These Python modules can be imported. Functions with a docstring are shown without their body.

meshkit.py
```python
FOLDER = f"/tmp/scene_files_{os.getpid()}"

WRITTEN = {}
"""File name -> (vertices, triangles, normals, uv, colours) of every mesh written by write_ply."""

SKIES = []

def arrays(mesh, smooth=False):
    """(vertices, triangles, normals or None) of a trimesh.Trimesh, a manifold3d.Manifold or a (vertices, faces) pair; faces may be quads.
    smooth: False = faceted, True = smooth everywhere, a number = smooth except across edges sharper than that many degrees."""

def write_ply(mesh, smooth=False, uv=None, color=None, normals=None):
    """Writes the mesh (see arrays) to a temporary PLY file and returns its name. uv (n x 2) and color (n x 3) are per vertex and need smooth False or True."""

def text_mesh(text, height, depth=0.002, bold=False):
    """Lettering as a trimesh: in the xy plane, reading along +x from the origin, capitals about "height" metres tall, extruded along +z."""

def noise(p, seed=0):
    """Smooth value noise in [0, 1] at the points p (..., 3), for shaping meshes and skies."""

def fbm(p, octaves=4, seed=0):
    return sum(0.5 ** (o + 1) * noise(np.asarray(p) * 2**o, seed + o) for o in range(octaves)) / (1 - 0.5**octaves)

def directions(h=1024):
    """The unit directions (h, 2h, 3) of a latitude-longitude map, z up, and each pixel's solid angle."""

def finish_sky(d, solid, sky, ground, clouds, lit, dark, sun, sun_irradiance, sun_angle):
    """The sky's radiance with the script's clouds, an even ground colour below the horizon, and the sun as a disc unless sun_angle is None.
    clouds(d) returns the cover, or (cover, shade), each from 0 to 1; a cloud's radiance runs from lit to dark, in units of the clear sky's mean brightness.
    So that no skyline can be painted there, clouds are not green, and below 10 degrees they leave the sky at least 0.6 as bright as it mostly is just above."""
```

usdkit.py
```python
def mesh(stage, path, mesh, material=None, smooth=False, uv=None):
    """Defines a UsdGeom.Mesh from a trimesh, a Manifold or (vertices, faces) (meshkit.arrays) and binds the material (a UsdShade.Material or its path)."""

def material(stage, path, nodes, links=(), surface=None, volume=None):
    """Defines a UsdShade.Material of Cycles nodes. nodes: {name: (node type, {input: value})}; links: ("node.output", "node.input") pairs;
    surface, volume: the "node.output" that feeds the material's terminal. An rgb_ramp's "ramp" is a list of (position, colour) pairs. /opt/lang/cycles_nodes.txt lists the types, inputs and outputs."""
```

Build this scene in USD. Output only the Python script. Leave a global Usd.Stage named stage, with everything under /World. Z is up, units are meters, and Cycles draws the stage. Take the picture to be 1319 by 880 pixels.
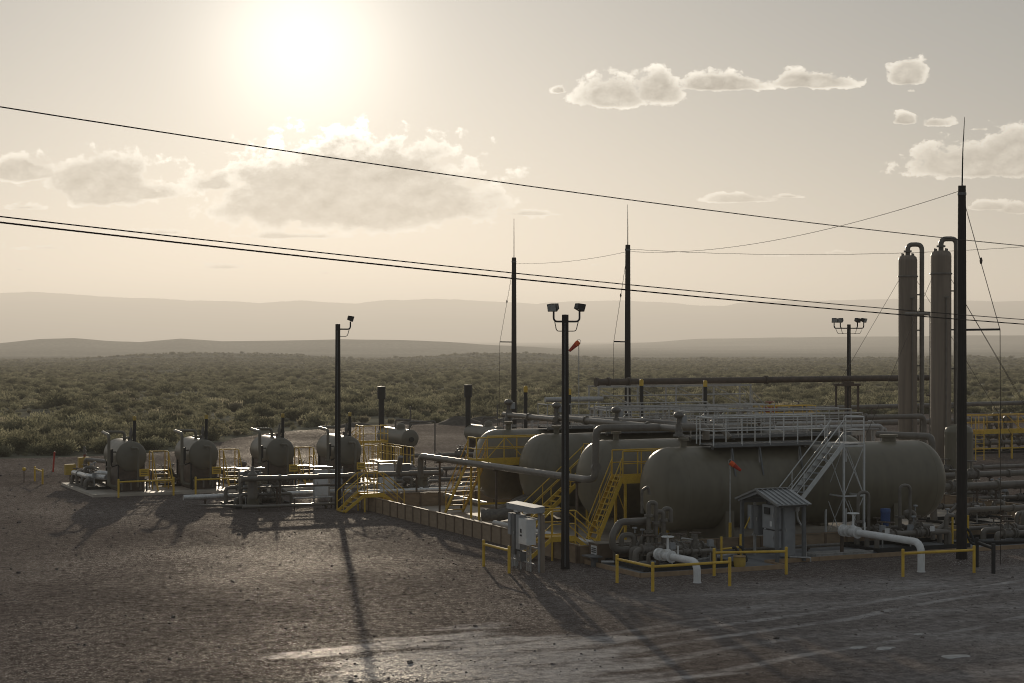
import math, random
import numpy as np
import usdkit, meshkit
from pxr import Usd, UsdGeom, UsdLux, UsdShade, Gf, Sdf, Vt

stage = Usd.Stage.CreateInMemory()
UsdGeom.SetStageUpAxis(stage, 'Z'); UsdGeom.SetStageMetersPerUnit(stage, 1.0)
UsdGeom.Xform.Define(stage, '/World'); UsdGeom.Scope.Define(stage, '/World/Looks')

# ------------------------------------------------------------------ camera, sky, sun, exposure
CAM = np.array([-30.37, -60.82, 8.5]); YAW = math.radians(24.5)      # world axes follow the plant: x along the tanks, y across them
FWD = np.array([math.sin(YAW), math.cos(YAW)]); RGT = np.array([math.cos(YAW), -math.sin(YAW)])
cam = UsdGeom.Camera.Define(stage, '/World/Camera')
_f = Gf.Vec3d(float(FWD[0]), float(FWD[1]), -math.tan(math.radians(0.195)))
cam.AddTransformOp().Set(Gf.Matrix4d().SetLookAt(Gf.Vec3d(*map(float, CAM)), Gf.Vec3d(*map(float, CAM)) + _f, Gf.Vec3d(0, 0, 1)).GetInverse())
cam.CreateHorizontalApertureAttr(36.0); cam.CreateFocalLengthAttr(64.14); cam.CreateClippingRangeAttr(Gf.Vec2f(0.5, 200000))
EXPOSURE = -0.6
cam.CreateExposureAttr(EXPOSURE)

SUN = -0.1147 * RGT + 1.0 * FWD
SUN = np.array([SUN[0], SUN[1], 0.1583]); SUN /= np.linalg.norm(SUN)
sun = UsdLux.DistantLight.Define(stage, '/World/Sun')
sun.CreateIntensityAttr(1.2); sun.CreateAngleAttr(0.5); sun.CreateNormalizeAttr(True) if hasattr(sun, 'CreateNormalizeAttr') else None
UsdLux.LightAPI(sun).CreateNormalizeAttr(True); sun.CreateColorAttr(Gf.Vec3f(1.0, 0.86, 0.68))
_z = Gf.Vec3d(*map(float, SUN))
sun.AddTransformOp().Set(Gf.Matrix4d(Gf.Rotation(Gf.Vec3d(0, 0, 1), _z), Gf.Vec3d(0, 0, 0)))
SUN_EL = math.asin(SUN[2]); SUN_AZ = math.atan2(SUN[0], SUN[1])
SKY_STRENGTH = 0.05


def sky_material():
    """Sky texture, softened by thin haze round the sun, with clouds mixed in. Directions: az = right/forward, el = up/forward."""
    N, L = {}, []
    N['dir'] = ('texture_coordinate', {})
    N['sky'] = ('sky_texture', {'sky_type': 'single_scattering', 'sun_disc': False, 'sun_elevation': SUN_EL, 'sun_rotation': SUN_AZ,
                                'altitude': 900.0, 'air_density': 1.0, 'aerosol_density': 1.0, 'ozone_density': 1.0})
    N['desat'] = ('hsv', {'saturation': 0.5, 'value': 0.62}); L.append(('sky.color', 'desat.color'))
    cnt = [0]

    def m(op, a, b=None, c=None, clamp=False):
        k = f'm{cnt[0]}'; cnt[0] += 1
        ins = {'math_type': op}
        if clamp:
            ins['use_clamp'] = True
        for i, x in enumerate((a, b, c)):
            if x is None: continue
            if isinstance(x, str): L.append((x, f'{k}.value{i + 1}'))
            else: ins[f'value{i + 1}'] = float(x)
        N[k] = ('math', ins)
        return f'{k}.value'

    def dot(vec):
        k = f'm{cnt[0]}'; cnt[0] += 1
        N[k] = ('vector_math', {'math_type': 'dot_product', 'vector2': tuple(map(float, vec))}); L.append(('dir.generated', f'{k}.vector1'))
        return f'{k}.value'
    fw = m('maximum', dot((FWD[0], FWD[1], 0)), 0.05)
    az = m('divide', dot((RGT[0], RGT[1], 0)), fw)
    up = dot((0, 0, 1))
    el = m('divide', up, fw)
    N['pos'] = ('combine_xyz', {}); L += [(az, 'pos.x'), (el, 'pos.y')]

    def noise(name, scale, detail, rough, sy=1.0, off=(0, 0, 0)):
        N[name + 'm'] = ('mapping', {'scale': (1, sy, 1), 'location': off}); L.append(('pos.vector', name + 'm.vector'))
        N[name] = ('noise_texture', {'scale': scale, 'detail': detail, 'roughness': rough}); L.append((name + 'm.vector', name + '.vector'))
        return name + '.fac'
    n1 = noise('n1', 64.0, 7.0, 0.63, 1.35)
    n1b = noise('n1b', 64.0, 7.0, 0.63, 1.35, (-0.0016, 0.0075, 0))     # the same billows a little towards the sun
    n2 = noise('n2', 26.0, 3.0, 0.5, 2.2, (3.1, 1.7, 0))

    def X(px): return (px - 659.5) / 2350.0
    def Y(py): return (432 - py) / 2350.0
    # centre x, centre y (base line a little below), half width, half height above, weight
    clouds = [(455, 268, 185, 90, 1.25), (395, 262, 95, 75, 0.85), (560, 262, 95, 52, 0.9), (455, 225, 75, 62, .9), (275, 240, 55, 48, .75), (130, 248, 78, 56, 1.15), (190, 252, 70, 26, .85), (25, 225, 55, 28, 1.1), (30, 268, 90, 18, .5),
              (200, 300, 210, 16, .5), (380, 305, 190, 17, .55), (60, 320, 120, 14, .4), (680, 276, 100, 14, .6), (290, 345, 45, 9, .7), (25, 348, 25, 7, .6), (420, 352, 30, 6, .5),
              (792, 130, 60, 36, 1.05), (845, 124, 48, 42, 1.0), (930, 112, 85, 22, .95), (1045, 108, 75, 24, 1.0), (720, 118, 16, 13, .75), (1168, 103, 32, 34, .95), (1172, 118, 24, 8, .6),
              (1166, 157, 26, 15, .9), (1205, 160, 42, 16, .8), (1262, 167, 25, 8, .7), (1265, 218, 125, 42, 1.05), (1312, 212, 75, 62, 1.0), (960, 258, 78, 14, .85), (1015, 254, 40, 8, .7),
              (1272, 268, 45, 13, .85), (1310, 272, 40, 18, .8), (1080, 326, 50, 7, .5), (1000, 330, 45, 6, .4), (770, 342, 30, 7, .5)]
    layers = []                                       # clouds that do not overlap in bearing share one table: base line, height, (bearing offset)^2, weight
    for c in sorted(clouds, key=lambda c: c[0]):
        for lay in layers:
            if all(abs(c[0] - o[0]) > (c[2] + o[2]) * 1.15 for o in lay): lay.append(c); break
        else: layers.append([c])
    N['tx'] = ('map_range', {'from_min': X(-60), 'from_max': X(1379)}); L.append((az, 'tx.value'))
    best = None
    for k, lay in enumerate(layers):
        tab = []
        for px in np.linspace(-60, 1379, 256):
            c = min(lay, key=lambda c: abs(px - c[0]) / c[2]); d = (px - c[0]) / c[2]
            tab.append((Y(c[1]) + 1.0, c[3] / 2350.0, min(d * d, 9.0), c[4]))
        N[f'tab{k}'] = ('rgb_ramp', {'ramp': [(t, q) for t, q in zip(np.linspace(0, 1, 256), tab)]}); N[f'tabs{k}'] = ('separate_color', {})
        L += [('tx.result', f'tab{k}.fac'), (f'tab{k}.color', f'tabs{k}.color')]
        dy = m('subtract', m('add', el, 1.0), f'tabs{k}.r')
        dy = m('divide', m('minimum', dy, m('multiply', dy, 3.0)), f'tabs{k}.g')
        v = m('subtract', f'tab{k}.alpha', m('sqrt', m('multiply_add', dy, dy, f'tabs{k}.b')))
        best = v if best is None else m('maximum', best, v)
    front = m('greater_than', dot((FWD[0], FWD[1], 0)), 0.3)
    # elsewhere in the sky: the same kind of scattered cloud, from noise alone
    N['wide'] = ('noise_texture', {'scale': 3.2, 'detail': 5.0, 'roughness': 0.6}); L.append(('dir.generated', 'wide.vector'))
    wide = m('multiply', m('multiply_add', 'wide.fac', 3.0, -1.9), m('subtract', 1.0, front))
    body = m('add', m('multiply', m('maximum', best, -1.0), front), m('subtract', wide, m('multiply', m('subtract', 1.0, front), 0.6)))
    field = m('add', body, m('multiply', m('subtract', n1, 0.5), 2.1))
    field = m('add', field, m('multiply', m('subtract', n2, 0.5), 0.7))
    field_t = m('add', body, m('add', m('multiply', m('subtract', n1, 0.5), 1.1), m('multiply', m('subtract', n2, 0.5), 0.6)))
    N['cover'] = ('map_range', {'range_type': 'smoothstep', 'from_min': 0.08, 'from_max': 0.3}); L.append((field, 'cover.value'))
    N['thick'] = ('map_range', {'range_type': 'smoothstep', 'from_min': 0.18, 'from_max': 0.55}); L.append((field_t, 'thick.value'))
    relief = m('multiply', m('subtract', n1, n1b), 1.6)
    # aureole of the veiled sun
    cs = m('maximum', dot(SUN), 0.0)
    a1 = m('multiply', m('power', cs, 900.0), 3.6)
    a2 = m('multiply', m('power', cs, 150.0), 0.8)
    a3 = m('multiply', m('power', cs, 25.0), 0.07)
    aur = m('add', a1, m('add', a2, a3))
    N['aurc'] = ('vector_math', {'math_type': 'scale', 'vector1': (1.0, 0.94, 0.82)}); L.append((aur, 'aurc.scale'))
    GAIN = 1.0 / SKY_STRENGTH
    N['aurs'] = ('vector_math', {'math_type': 'scale', 'scale': GAIN * 0.3}); L.append(('aurc.vector', 'aurs.vector1'))
    VEIL = 0.2                                       # thin high haze all over the sky
    N['veil'] = ('vector_math', {'math_type': 'add', 'vector2': (GAIN * VEIL * 0.9, GAIN * VEIL * 1.02, GAIN * VEIL * 1.13)}); L.append(('desat.color', 'veil.vector1'))
    N['clear'] = ('vector_math', {'math_type': 'add'}); L += [('veil.vector', 'clear.vector1'), ('aurs.vector', 'clear.vector2')]
    # cloud: bright thin rims, greyer thick bodies; bodies near the sun are seen against the light
    lit = m('add', m('multiply_add', aur, 1.1, 1.4), relief)
    dark = m('add', m('multiply_add', aur, 0.06, 0.7), m('multiply', relief, 0.9))
    lum = m('add', m('multiply', lit, m('subtract', 1.0, 'thick.result')), m('multiply', dark, 'thick.result'))
    lum = m('maximum', lum, 0.12)
    N['cloudc'] = ('vector_math', {'math_type': 'scale', 'vector1': (GAIN * 1.0, GAIN * 0.95, GAIN * 0.84)}); L.append((lum, 'cloudc.scale'))
    N['mixc'] = ('mix', {'mix_type': 'mix'})
    cov = m('multiply', 'cover.result', 0.93)
    L += [(cov, 'mixc.fac'), ('clear.vector', 'mixc.color1'), ('cloudc.vector', 'mixc.color2')]
    N['bg'] = ('background_shader', {'strength': SKY_STRENGTH}); L.append(('mixc.color', 'bg.color'))
    return usdkit.material(stage, '/World/Looks/sky', N, L, surface='bg.background')


dome = UsdLux.DomeLight.Define(stage, '/World/sky_dome')
UsdShade.MaterialBindingAPI.Apply(dome.GetPrim()).Bind(sky_material())

# ------------------------------------------------------------------ materials
MATS = {}


def mat(name, c1, c2=None, scale=3.0, rough=0.5, metal=0.0, bump=0.0, bscale=None, rough2=None, detail=5.0, spec=0.5, lo=0.35, hi=0.65, vary=0.0, stretch=(1, 1, 1), coords='position'):
    N = {'g': ('geometry', {}), 'mp': ('mapping', {'scale': stretch}), 'n': ('noise_texture', {'scale': scale, 'detail': detail, 'roughness': 0.6}),
         'r': ('rgb_ramp', {'ramp': [(lo, c1), (hi, c2 or c1)]}), 'p': ('principled_bsdf', {'metallic': metal, 'roughness': rough, 'specular_ior_level': spec})}
    L = [('g.position', 'mp.vector'), ('mp.vector', 'n.vector'), ('n.fac', 'r.fac')]
    out = 'r.color'
    if vary:
        N['oi'] = ('object_info', {}); N['mr'] = ('map_range', {'to_min': 1 - vary, 'to_max': 1 + vary}); N['hv'] = ('hsv', {'saturation': 1.0})
        L += [('oi.random', 'mr.value'), ('mr.result', 'hv.value'), (out, 'hv.color')]; out = 'hv.color'
    L.append((out, 'p.base_color'))
    if rough2 is not None:
        N['rr'] = ('map_range', {'from_min': 0.35, 'from_max': 0.65, 'to_min': rough, 'to_max': rough2}); L += [('n.fac', 'rr.value'), ('rr.result', 'p.roughness')]
    if bump:
        N['bn'] = ('noise_texture', {'scale': bscale or scale * 6, 'detail': 4.0, 'roughness': 0.6}); N['b'] = ('bump', {'strength': bump, 'distance': 0.02})
        L += [('mp.vector', 'bn.vector'), ('bn.fac', 'b.height'), ('b.normal', 'p.normal')]
    MATS[name] = usdkit.material(stage, f'/World/Looks/{name}', N, L, surface='p.BSDF')
    return MATS[name]


mat('tank_paint', (0.145, 0.124, 0.085), (0.18, 0.155, 0.108), 1.6, 0.34, rough2=0.52, bump=0.04, bscale=5, stretch=(1.6, 1.6, .28), detail=7)
mat('tower_paint', (0.2, 0.155, 0.115), (0.27, 0.21, 0.155), 1.6, 0.5, stretch=(3, 3, 0.15))
mat('vessel_paint', (0.15, 0.13, 0.095), (0.18, 0.157, 0.117), 1.4, 0.38, rough2=0.5, bump=0.05, bscale=7)
mat('pipe_paint', (0.14, 0.12, 0.098), (0.19, 0.165, 0.135), 2.0, 0.28, rough2=0.42)
mat('yellow_paint', (0.74, 0.48, 0.06), (0.6, 0.37, 0.05), 2.5, 0.4, rough2=0.6)
mat('dull_yellow', (0.52, 0.35, 0.07), (0.4, 0.26, 0.06), 2.0, 0.55)
mat('white_paint', (0.78, 0.77, 0.74), (0.68, 0.66, 0.62), 3.0, 0.4)
mat('grey_paint', (0.3, 0.3, 0.3), (0.36, 0.36, 0.355), 3.0, 0.45)
mat('dark_grey_paint', (0.12, 0.12, 0.12), (0.16, 0.16, 0.155), 3.0, 0.45)
mat('galvanised', (0.38, 0.365, 0.34), (0.5, 0.48, 0.45), 7.0, 0.3, metal=0.3, rough2=0.45)
mat('bright_jacket', (0.6, 0.58, 0.54), (0.7, 0.68, 0.64), 5.0, 0.26, metal=0.6, rough2=0.4)
mat('pale_metal', (0.55, 0.54, 0.51), (0.66, 0.65, 0.62), 6.0, 0.4)
mat('roof_metal', (0.24, 0.24, 0.235), (0.31, 0.31, 0.3), 5.0, 0.35, metal=0.4)
mat('black_steel', (0.014, 0.013, 0.012), (0.024, 0.022, 0.02), 4.0, 0.5)
mat('brown_steel', (0.07, 0.05, 0.036), (0.12, 0.085, 0.06), 4.0, 0.55)
mat('valve_paint', (0.11, 0.095, 0.08), (0.19, 0.165, 0.135), 8.0, 0.45)
mat('valve_red', (0.3, 0.06, 0.04), (0.22, 0.045, 0.03), 6.0, 0.5)
mat('motor_blue', (0.03, 0.06, 0.16), (0.04, 0.08, 0.2), 6.0, 0.45)
mat('pole_wood', (0.014, 0.011, 0.009), (0.028, 0.021, 0.016), 3.0, 0.75, bump=0.4, stretch=(8, 8, .4))
mat('sock_orange', (0.85, 0.13, 0.02), (0.75, 0.1, 0.02), 5.0, 0.7)
mat('sock_red', (0.5, 0.04, 0.015), (0.4, 0.03, 0.012), 5.0, 0.7)
mat('red_paint', (0.5, 0.05, 0.03), (0.4, 0.04, 0.025), 4.0, 0.5)
mat('lamp_glass', (0.35, 0.35, 0.33), (0.4, 0.4, 0.38), 4.0, 0.15)
mat('spoil', (0.07, 0.06, 0.05), (0.13, 0.11, 0.09), 2.0, 0.9, bump=0.5, bscale=8, spec=0.05)
mat('crust', (0.45, 0.42, 0.39), (0.6, 0.57, 0.53), 5.0, 0.8)
mat('wire', (0.05, 0.04, 0.032), (0.07, 0.056, 0.045), 1.0, 0.8, spec=0.2)
mat('rubber', (0.015, 0.015, 0.015), (0.022, 0.022, 0.022), 5.0, 0.6)
mat('concrete', (0.42, 0.36, 0.285), (0.56, 0.485, 0.39), 1.4, 0.5, bump=0.08, bscale=20, spec=0.5)
mat('slab', (0.2, 0.2, 0.2), (0.3, 0.3, 0.3), 1.2, 0.6, bump=0.1, bscale=20, spec=0.3)
mat('kerb_board', (0.3, 0.2, 0.12), (0.4, 0.28, 0.17), 3.0, 0.7, bump=0.15)
mat('wall_panel', (0.24, 0.17, 0.105), (0.33, 0.235, 0.15), 2.0, 0.6, bump=0.12, stretch=(1, 1, 3))
mat('wall_post', (0.14, 0.095, 0.06), (0.19, 0.13, 0.085), 3.0, 0.6)
mat('rock', (0.1, 0.085, 0.075), (0.28, 0.24, 0.21), 5.0, 0.8, spec=0.15, vary=0.35)
mat('print_dark', (0.03, 0.03, 0.03), None, 1.0, 0.6)


def leaf_mat(name, c1, c2):
    N = {'g': ('geometry', {}), 'n': ('noise_texture', {'scale': 0.35, 'detail': 3.0}), 'r': ('rgb_ramp', {'ramp': [(0.35, c1), (0.65, c2)]}), 'oi': ('object_info', {}),
         'mr': ('map_range', {'to_min': 0.65, 'to_max': 1.3}), 'hv': ('hsv', {}), 'd': ('diffuse_bsdf', {}), 't': ('translucent_bsdf', {}), 'mx': ('mix_closure', {'fac': 0.55})}
    L = [('g.position', 'n.vector'), ('n.fac', 'r.fac'), ('r.color', 'hv.color'), ('oi.random', 'mr.value'), ('mr.result', 'hv.value'), ('hv.color', 'd.color'), ('hv.color', 't.color'), ('d.BSDF', 'mx.closure1'), ('t.BSDF', 'mx.closure2')]
    MATS[name] = usdkit.material(stage, f'/World/Looks/{name}', N, L, surface='mx.closure')


leaf_mat('leaf_olive', (0.25, 0.24, 0.155), (0.33, 0.31, 0.205))
leaf_mat('leaf_dark', (0.15, 0.148, 0.092), (0.21, 0.2, 0.128))
leaf_mat('leaf_straw', (0.42, 0.375, 0.265), (0.32, 0.285, 0.195))
mat('twig', (0.08, 0.06, 0.045), (0.12, 0.09, 0.065), 6.0, 0.8)


def ground_material():
    """Dark crushed rock with pale worn streaks of caliche, wheel tracks and a patch of sun glare painted pale."""
    N = {'g': ('geometry', {}),
         'n1': ('noise_texture', {'scale': 0.09, 'detail': 5.0, 'roughness': 0.6}), 'n2': ('noise_texture', {'scale': 1.1, 'detail': 6.0, 'roughness': 0.65}),
         'n3': ('noise_texture', {'scale': 24.0, 'detail': 3.0, 'roughness': 0.7}), 'v': ('voronoi_texture', {'scale': 30.0, 'randomness': 1.0}),
         'rot': ('mapping', {'rotation': (0, 0, -0.30), 'scale': (0.16, 0.55, 1)}), 'tr': ('noise_texture', {'scale': 1.0, 'detail': 5.0, 'roughness': 0.62, 'distortion': 0.2}),
         'base': ('rgb_ramp', {'ramp': [(0.2, (0.1, 0.08, 0.068)), (0.5, (0.15, 0.122, 0.106)), (0.8, (0.22, 0.182, 0.16))]}),
         'pale': ('rgb_ramp', {'ramp': [(0.3, (0.38, 0.35, 0.33)), (0.7, (0.54, 0.5, 0.47))]}),
         'grain': ('map_range', {'from_min': 0.3, 'from_max': 0.7, 'to_min': 0.68, 'to_max': 1.3}), 'vs': ('separate_color', {}), 'peb': ('map_range', {'from_min': 0.955, 'from_max': 0.985}), 'pn1': ('math', {'math_type': 'multiply_add', 'value2': 0.3}), 'psh': ('math', {'math_type': 'subtract', 'value2': 0.17}), 'wear': ('map_range', {'from_min': 0.35, 'from_max': 0.65, 'to_min': 0.65, 'to_max': 1.25}), 'shw': ('math', {'math_type': 'multiply'}), 'mixq': ('mix', {'color2': (0.3, 0.262, 0.232)}), 'sh2': ('math', {'math_type': 'multiply_add', 'value2': 0.035}), 'n4': ('noise_texture', {'scale': 3.5, 'detail': 3.0}), 'g4': ('map_range', {'from_min': 0.35, 'from_max': 0.65, 'to_min': 0.75, 'to_max': 1.25}), 'gg': ('math', {'math_type': 'multiply'}),
         'sum': ('math', {'math_type': 'multiply_add', 'value2': 0.55}), 'half': ('math', {'math_type': 'multiply', 'value2': 0.45}),
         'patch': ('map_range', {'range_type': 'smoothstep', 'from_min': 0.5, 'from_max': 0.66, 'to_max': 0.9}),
         'streak': ('map_range', {'range_type': 'smoothstep', 'from_min': 0.42, 'from_max': 0.7, 'to_min': 0.28, 'to_max': 0.7}),
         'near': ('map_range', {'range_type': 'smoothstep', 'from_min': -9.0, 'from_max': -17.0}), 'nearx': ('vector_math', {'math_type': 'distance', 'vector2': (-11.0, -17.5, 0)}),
         'glaref': ('map_range', {'range_type': 'smoothstep', 'from_min': 10.0, 'from_max': 2.0, 'to_min': -0.3, 'to_max': 0.16}),  # sun glare on the packed yard, painted as a paler patch round this centre
         'east': ('map_range', {'range_type': 'smoothstep', 'from_min': -8.0, 'from_max': 2.0}), 'eastf': ('map_range', {'range_type': 'smoothstep', 'from_min': -6.0, 'from_max': -9.0}), 'sxyz': ('separate_xyz', {}),
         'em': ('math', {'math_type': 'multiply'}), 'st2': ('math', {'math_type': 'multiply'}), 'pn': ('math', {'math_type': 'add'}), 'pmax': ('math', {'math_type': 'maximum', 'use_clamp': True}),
         'mixp': ('mix', {}), 'tw': ('noise_texture', {'scale': 0.12, 'detail': 1.0}), 'tf': ('noise_texture', {'scale': 0.5, 'detail': 3.0}), 'acr': ('vector_math', {'math_type': 'dot_product', 'vector2': (-0.292, 0.956, 0)}), 'acw': ('math', {'math_type': 'multiply_add', 'value2': 1.6}), 'tfm': ('map_range', {'from_min': 0.35, 'from_max': 0.6, 'to_min': 0.45, 'to_max': 1.0}), 'tsum': ('math', {'math_type': 'multiply'}), 'tadd': ('math', {'math_type': 'maximum'}), 'tx': ('map_range', {'range_type': 'smoothstep', 'from_min': -12.0, 'from_max': -3.0}), 'tg': ('math', {'math_type': 'multiply'}), 'mul': ('vector_math', {'math_type': 'scale'}),
         'bh': ('math', {'math_type': 'multiply_add', 'value2': 0.6}), 'bv': ('math', {'math_type': 'multiply', 'value2': 1.0}), 'b': ('bump', {'strength': 0.05, 'distance': 0.01}),
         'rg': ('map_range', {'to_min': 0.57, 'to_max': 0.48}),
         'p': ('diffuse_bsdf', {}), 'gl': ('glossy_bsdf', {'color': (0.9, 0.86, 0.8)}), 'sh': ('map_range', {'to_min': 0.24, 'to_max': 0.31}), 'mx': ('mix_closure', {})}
    last = None
    for k, c in enumerate((-14.1, -12.7, -15.6, -17.6, -11.6)):
        N[f'ts{k}'] = ('math', {'math_type': 'subtract', 'value2': c}); N[f'ta{k}'] = ('math', {'math_type': 'absolute'}); N[f'tm{k}'] = ('map_range', {'range_type': 'smoothstep', 'from_min': 0.34, 'from_max': 0.08, 'to_max': (0.9, 1.0, .6, .8, .5)[k]})
    TL = []
    for k in range(5):
        TL += [('acw.value', f'ts{k}.value1'), (f'ts{k}.value', f'ta{k}.value1'), (f'ta{k}.value', f'tm{k}.value')]
        if k:
            N[f'tj{k}'] = ('math', {'math_type': 'maximum'}); TL += [(last, f'tj{k}.value1'), (f'tm{k}.result', f'tj{k}.value2')]; last = f'tj{k}.value'
        else: last = 'tm0.result'
    TL += [('g.position', 'acr.vector1'), ('g.position', 'tw.vector'), ('g.position', 'tf.vector'), ('tw.fac', 'acw.value1'), ('acr.value', 'acw.value3'), ('tf.fac', 'tfm.value'), (last, 'tsum.value1'), ('tfm.result', 'tsum.value2'), ('sxyz.x', 'tx.value'), ('tsum.value', 'tg.value1'), ('tx.result', 'tg.value2')]
    L = TL + [('g.position', x + '.vector') for x in ('n1', 'n2', 'n3', 'n4', 'v', 'rot', 'sxyz')] + [('g.position', 'nearx.vector1'),
         ('rot.vector', 'tr.vector'), ('n2.fac', 'half.value1'), ('n1.fac', 'sum.value1'), ('half.value', 'sum.value3'), ('sum.value', 'base.fac'), ('n2.fac', 'pale.fac'),
         ('nearx.value', 'glaref.value'), ('glaref.result', 'pn.value1'), ('tr.fac', 'pn.value2'), ('pn.value', 'patch.value'),
         ('tr.fac', 'streak.value'), ('sxyz.x', 'east.value'), ('sxyz.y', 'eastf.value'), ('east.result', 'em.value1'), ('eastf.result', 'em.value2'), ('em.value', 'st2.value1'), ('streak.result', 'st2.value2'),
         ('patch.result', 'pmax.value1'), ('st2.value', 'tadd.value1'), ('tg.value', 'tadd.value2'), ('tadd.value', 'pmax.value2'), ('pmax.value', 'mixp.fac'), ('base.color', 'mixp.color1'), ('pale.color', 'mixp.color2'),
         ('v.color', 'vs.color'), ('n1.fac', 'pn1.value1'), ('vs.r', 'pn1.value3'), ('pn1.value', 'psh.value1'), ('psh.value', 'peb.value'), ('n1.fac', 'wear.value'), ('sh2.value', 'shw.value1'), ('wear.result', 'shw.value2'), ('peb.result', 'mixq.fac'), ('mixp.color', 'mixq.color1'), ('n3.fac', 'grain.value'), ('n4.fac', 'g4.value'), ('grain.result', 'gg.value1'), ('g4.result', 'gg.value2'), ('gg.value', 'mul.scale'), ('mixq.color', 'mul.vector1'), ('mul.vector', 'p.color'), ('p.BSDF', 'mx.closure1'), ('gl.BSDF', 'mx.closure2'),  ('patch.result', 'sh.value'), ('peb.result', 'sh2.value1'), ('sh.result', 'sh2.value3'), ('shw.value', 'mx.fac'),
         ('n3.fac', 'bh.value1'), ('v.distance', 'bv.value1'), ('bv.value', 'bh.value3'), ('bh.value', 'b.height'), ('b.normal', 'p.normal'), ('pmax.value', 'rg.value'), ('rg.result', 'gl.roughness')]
    MATS['gravel'] = usdkit.material(stage, '/World/Looks/gravel', N, L, surface='mx.closure')


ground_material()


def desert_material(name, stops, scale, patch):
    N = {'g': ('geometry', {}), 'n': ('noise_texture', {'scale': scale, 'detail': 7.0, 'roughness': 0.62}), 'n2': ('noise_texture', {'scale': patch, 'detail': 6.0, 'roughness': 0.6}),
         'v': ('voronoi_texture', {'scale': 0.16, 'randomness': 1.0}), 'vr': ('map_range', {'from_min': 0.15, 'from_max': 0.6, 'to_min': 0.5, 'to_max': 1.1}),
         's': ('math', {'math_type': 'multiply_add', 'value2': 0.5}), 'h': ('math', {'math_type': 'multiply', 'value2': 0.5}), 'r': ('rgb_ramp', {'ramp': stops}), 'mul': ('vector_math', {'math_type': 'scale'}),
         'b': ('bump', {'strength': 0.5, 'distance': 1.5}), 'p': ('diffuse_bsdf', {})}
    L = [('g.position', 'n.vector'), ('g.position', 'n2.vector'), ('g.position', 'v.vector'), ('n2.fac', 'h.value1'), ('n.fac', 's.value1'), ('h.value', 's.value3'), ('s.value', 'r.fac'), ('v.distance', 'vr.value'), ('vr.result', 'mul.scale'),
         ('r.color', 'mul.vector1'), ('mul.vector', 'p.color'), ('n.fac', 'b.height'), ('b.normal', 'p.normal')]
    MATS[name] = usdkit.material(stage, f'/World/Looks/{name}', N, L, surface='p.BSDF')


desert_material('desert', [(0.36, (0.12, 0.115, 0.085)), (0.47, (0.21, 0.195, 0.145)), (0.58, (0.3, 0.275, 0.205)), (0.68, (0.46, 0.41, 0.32))], 0.11, 0.0035)
desert_material('mountain', [(0.35, (0.06, 0.055, 0.04)), (0.65, (0.22, 0.19, 0.145))], 0.004, 0.0009)


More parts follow.
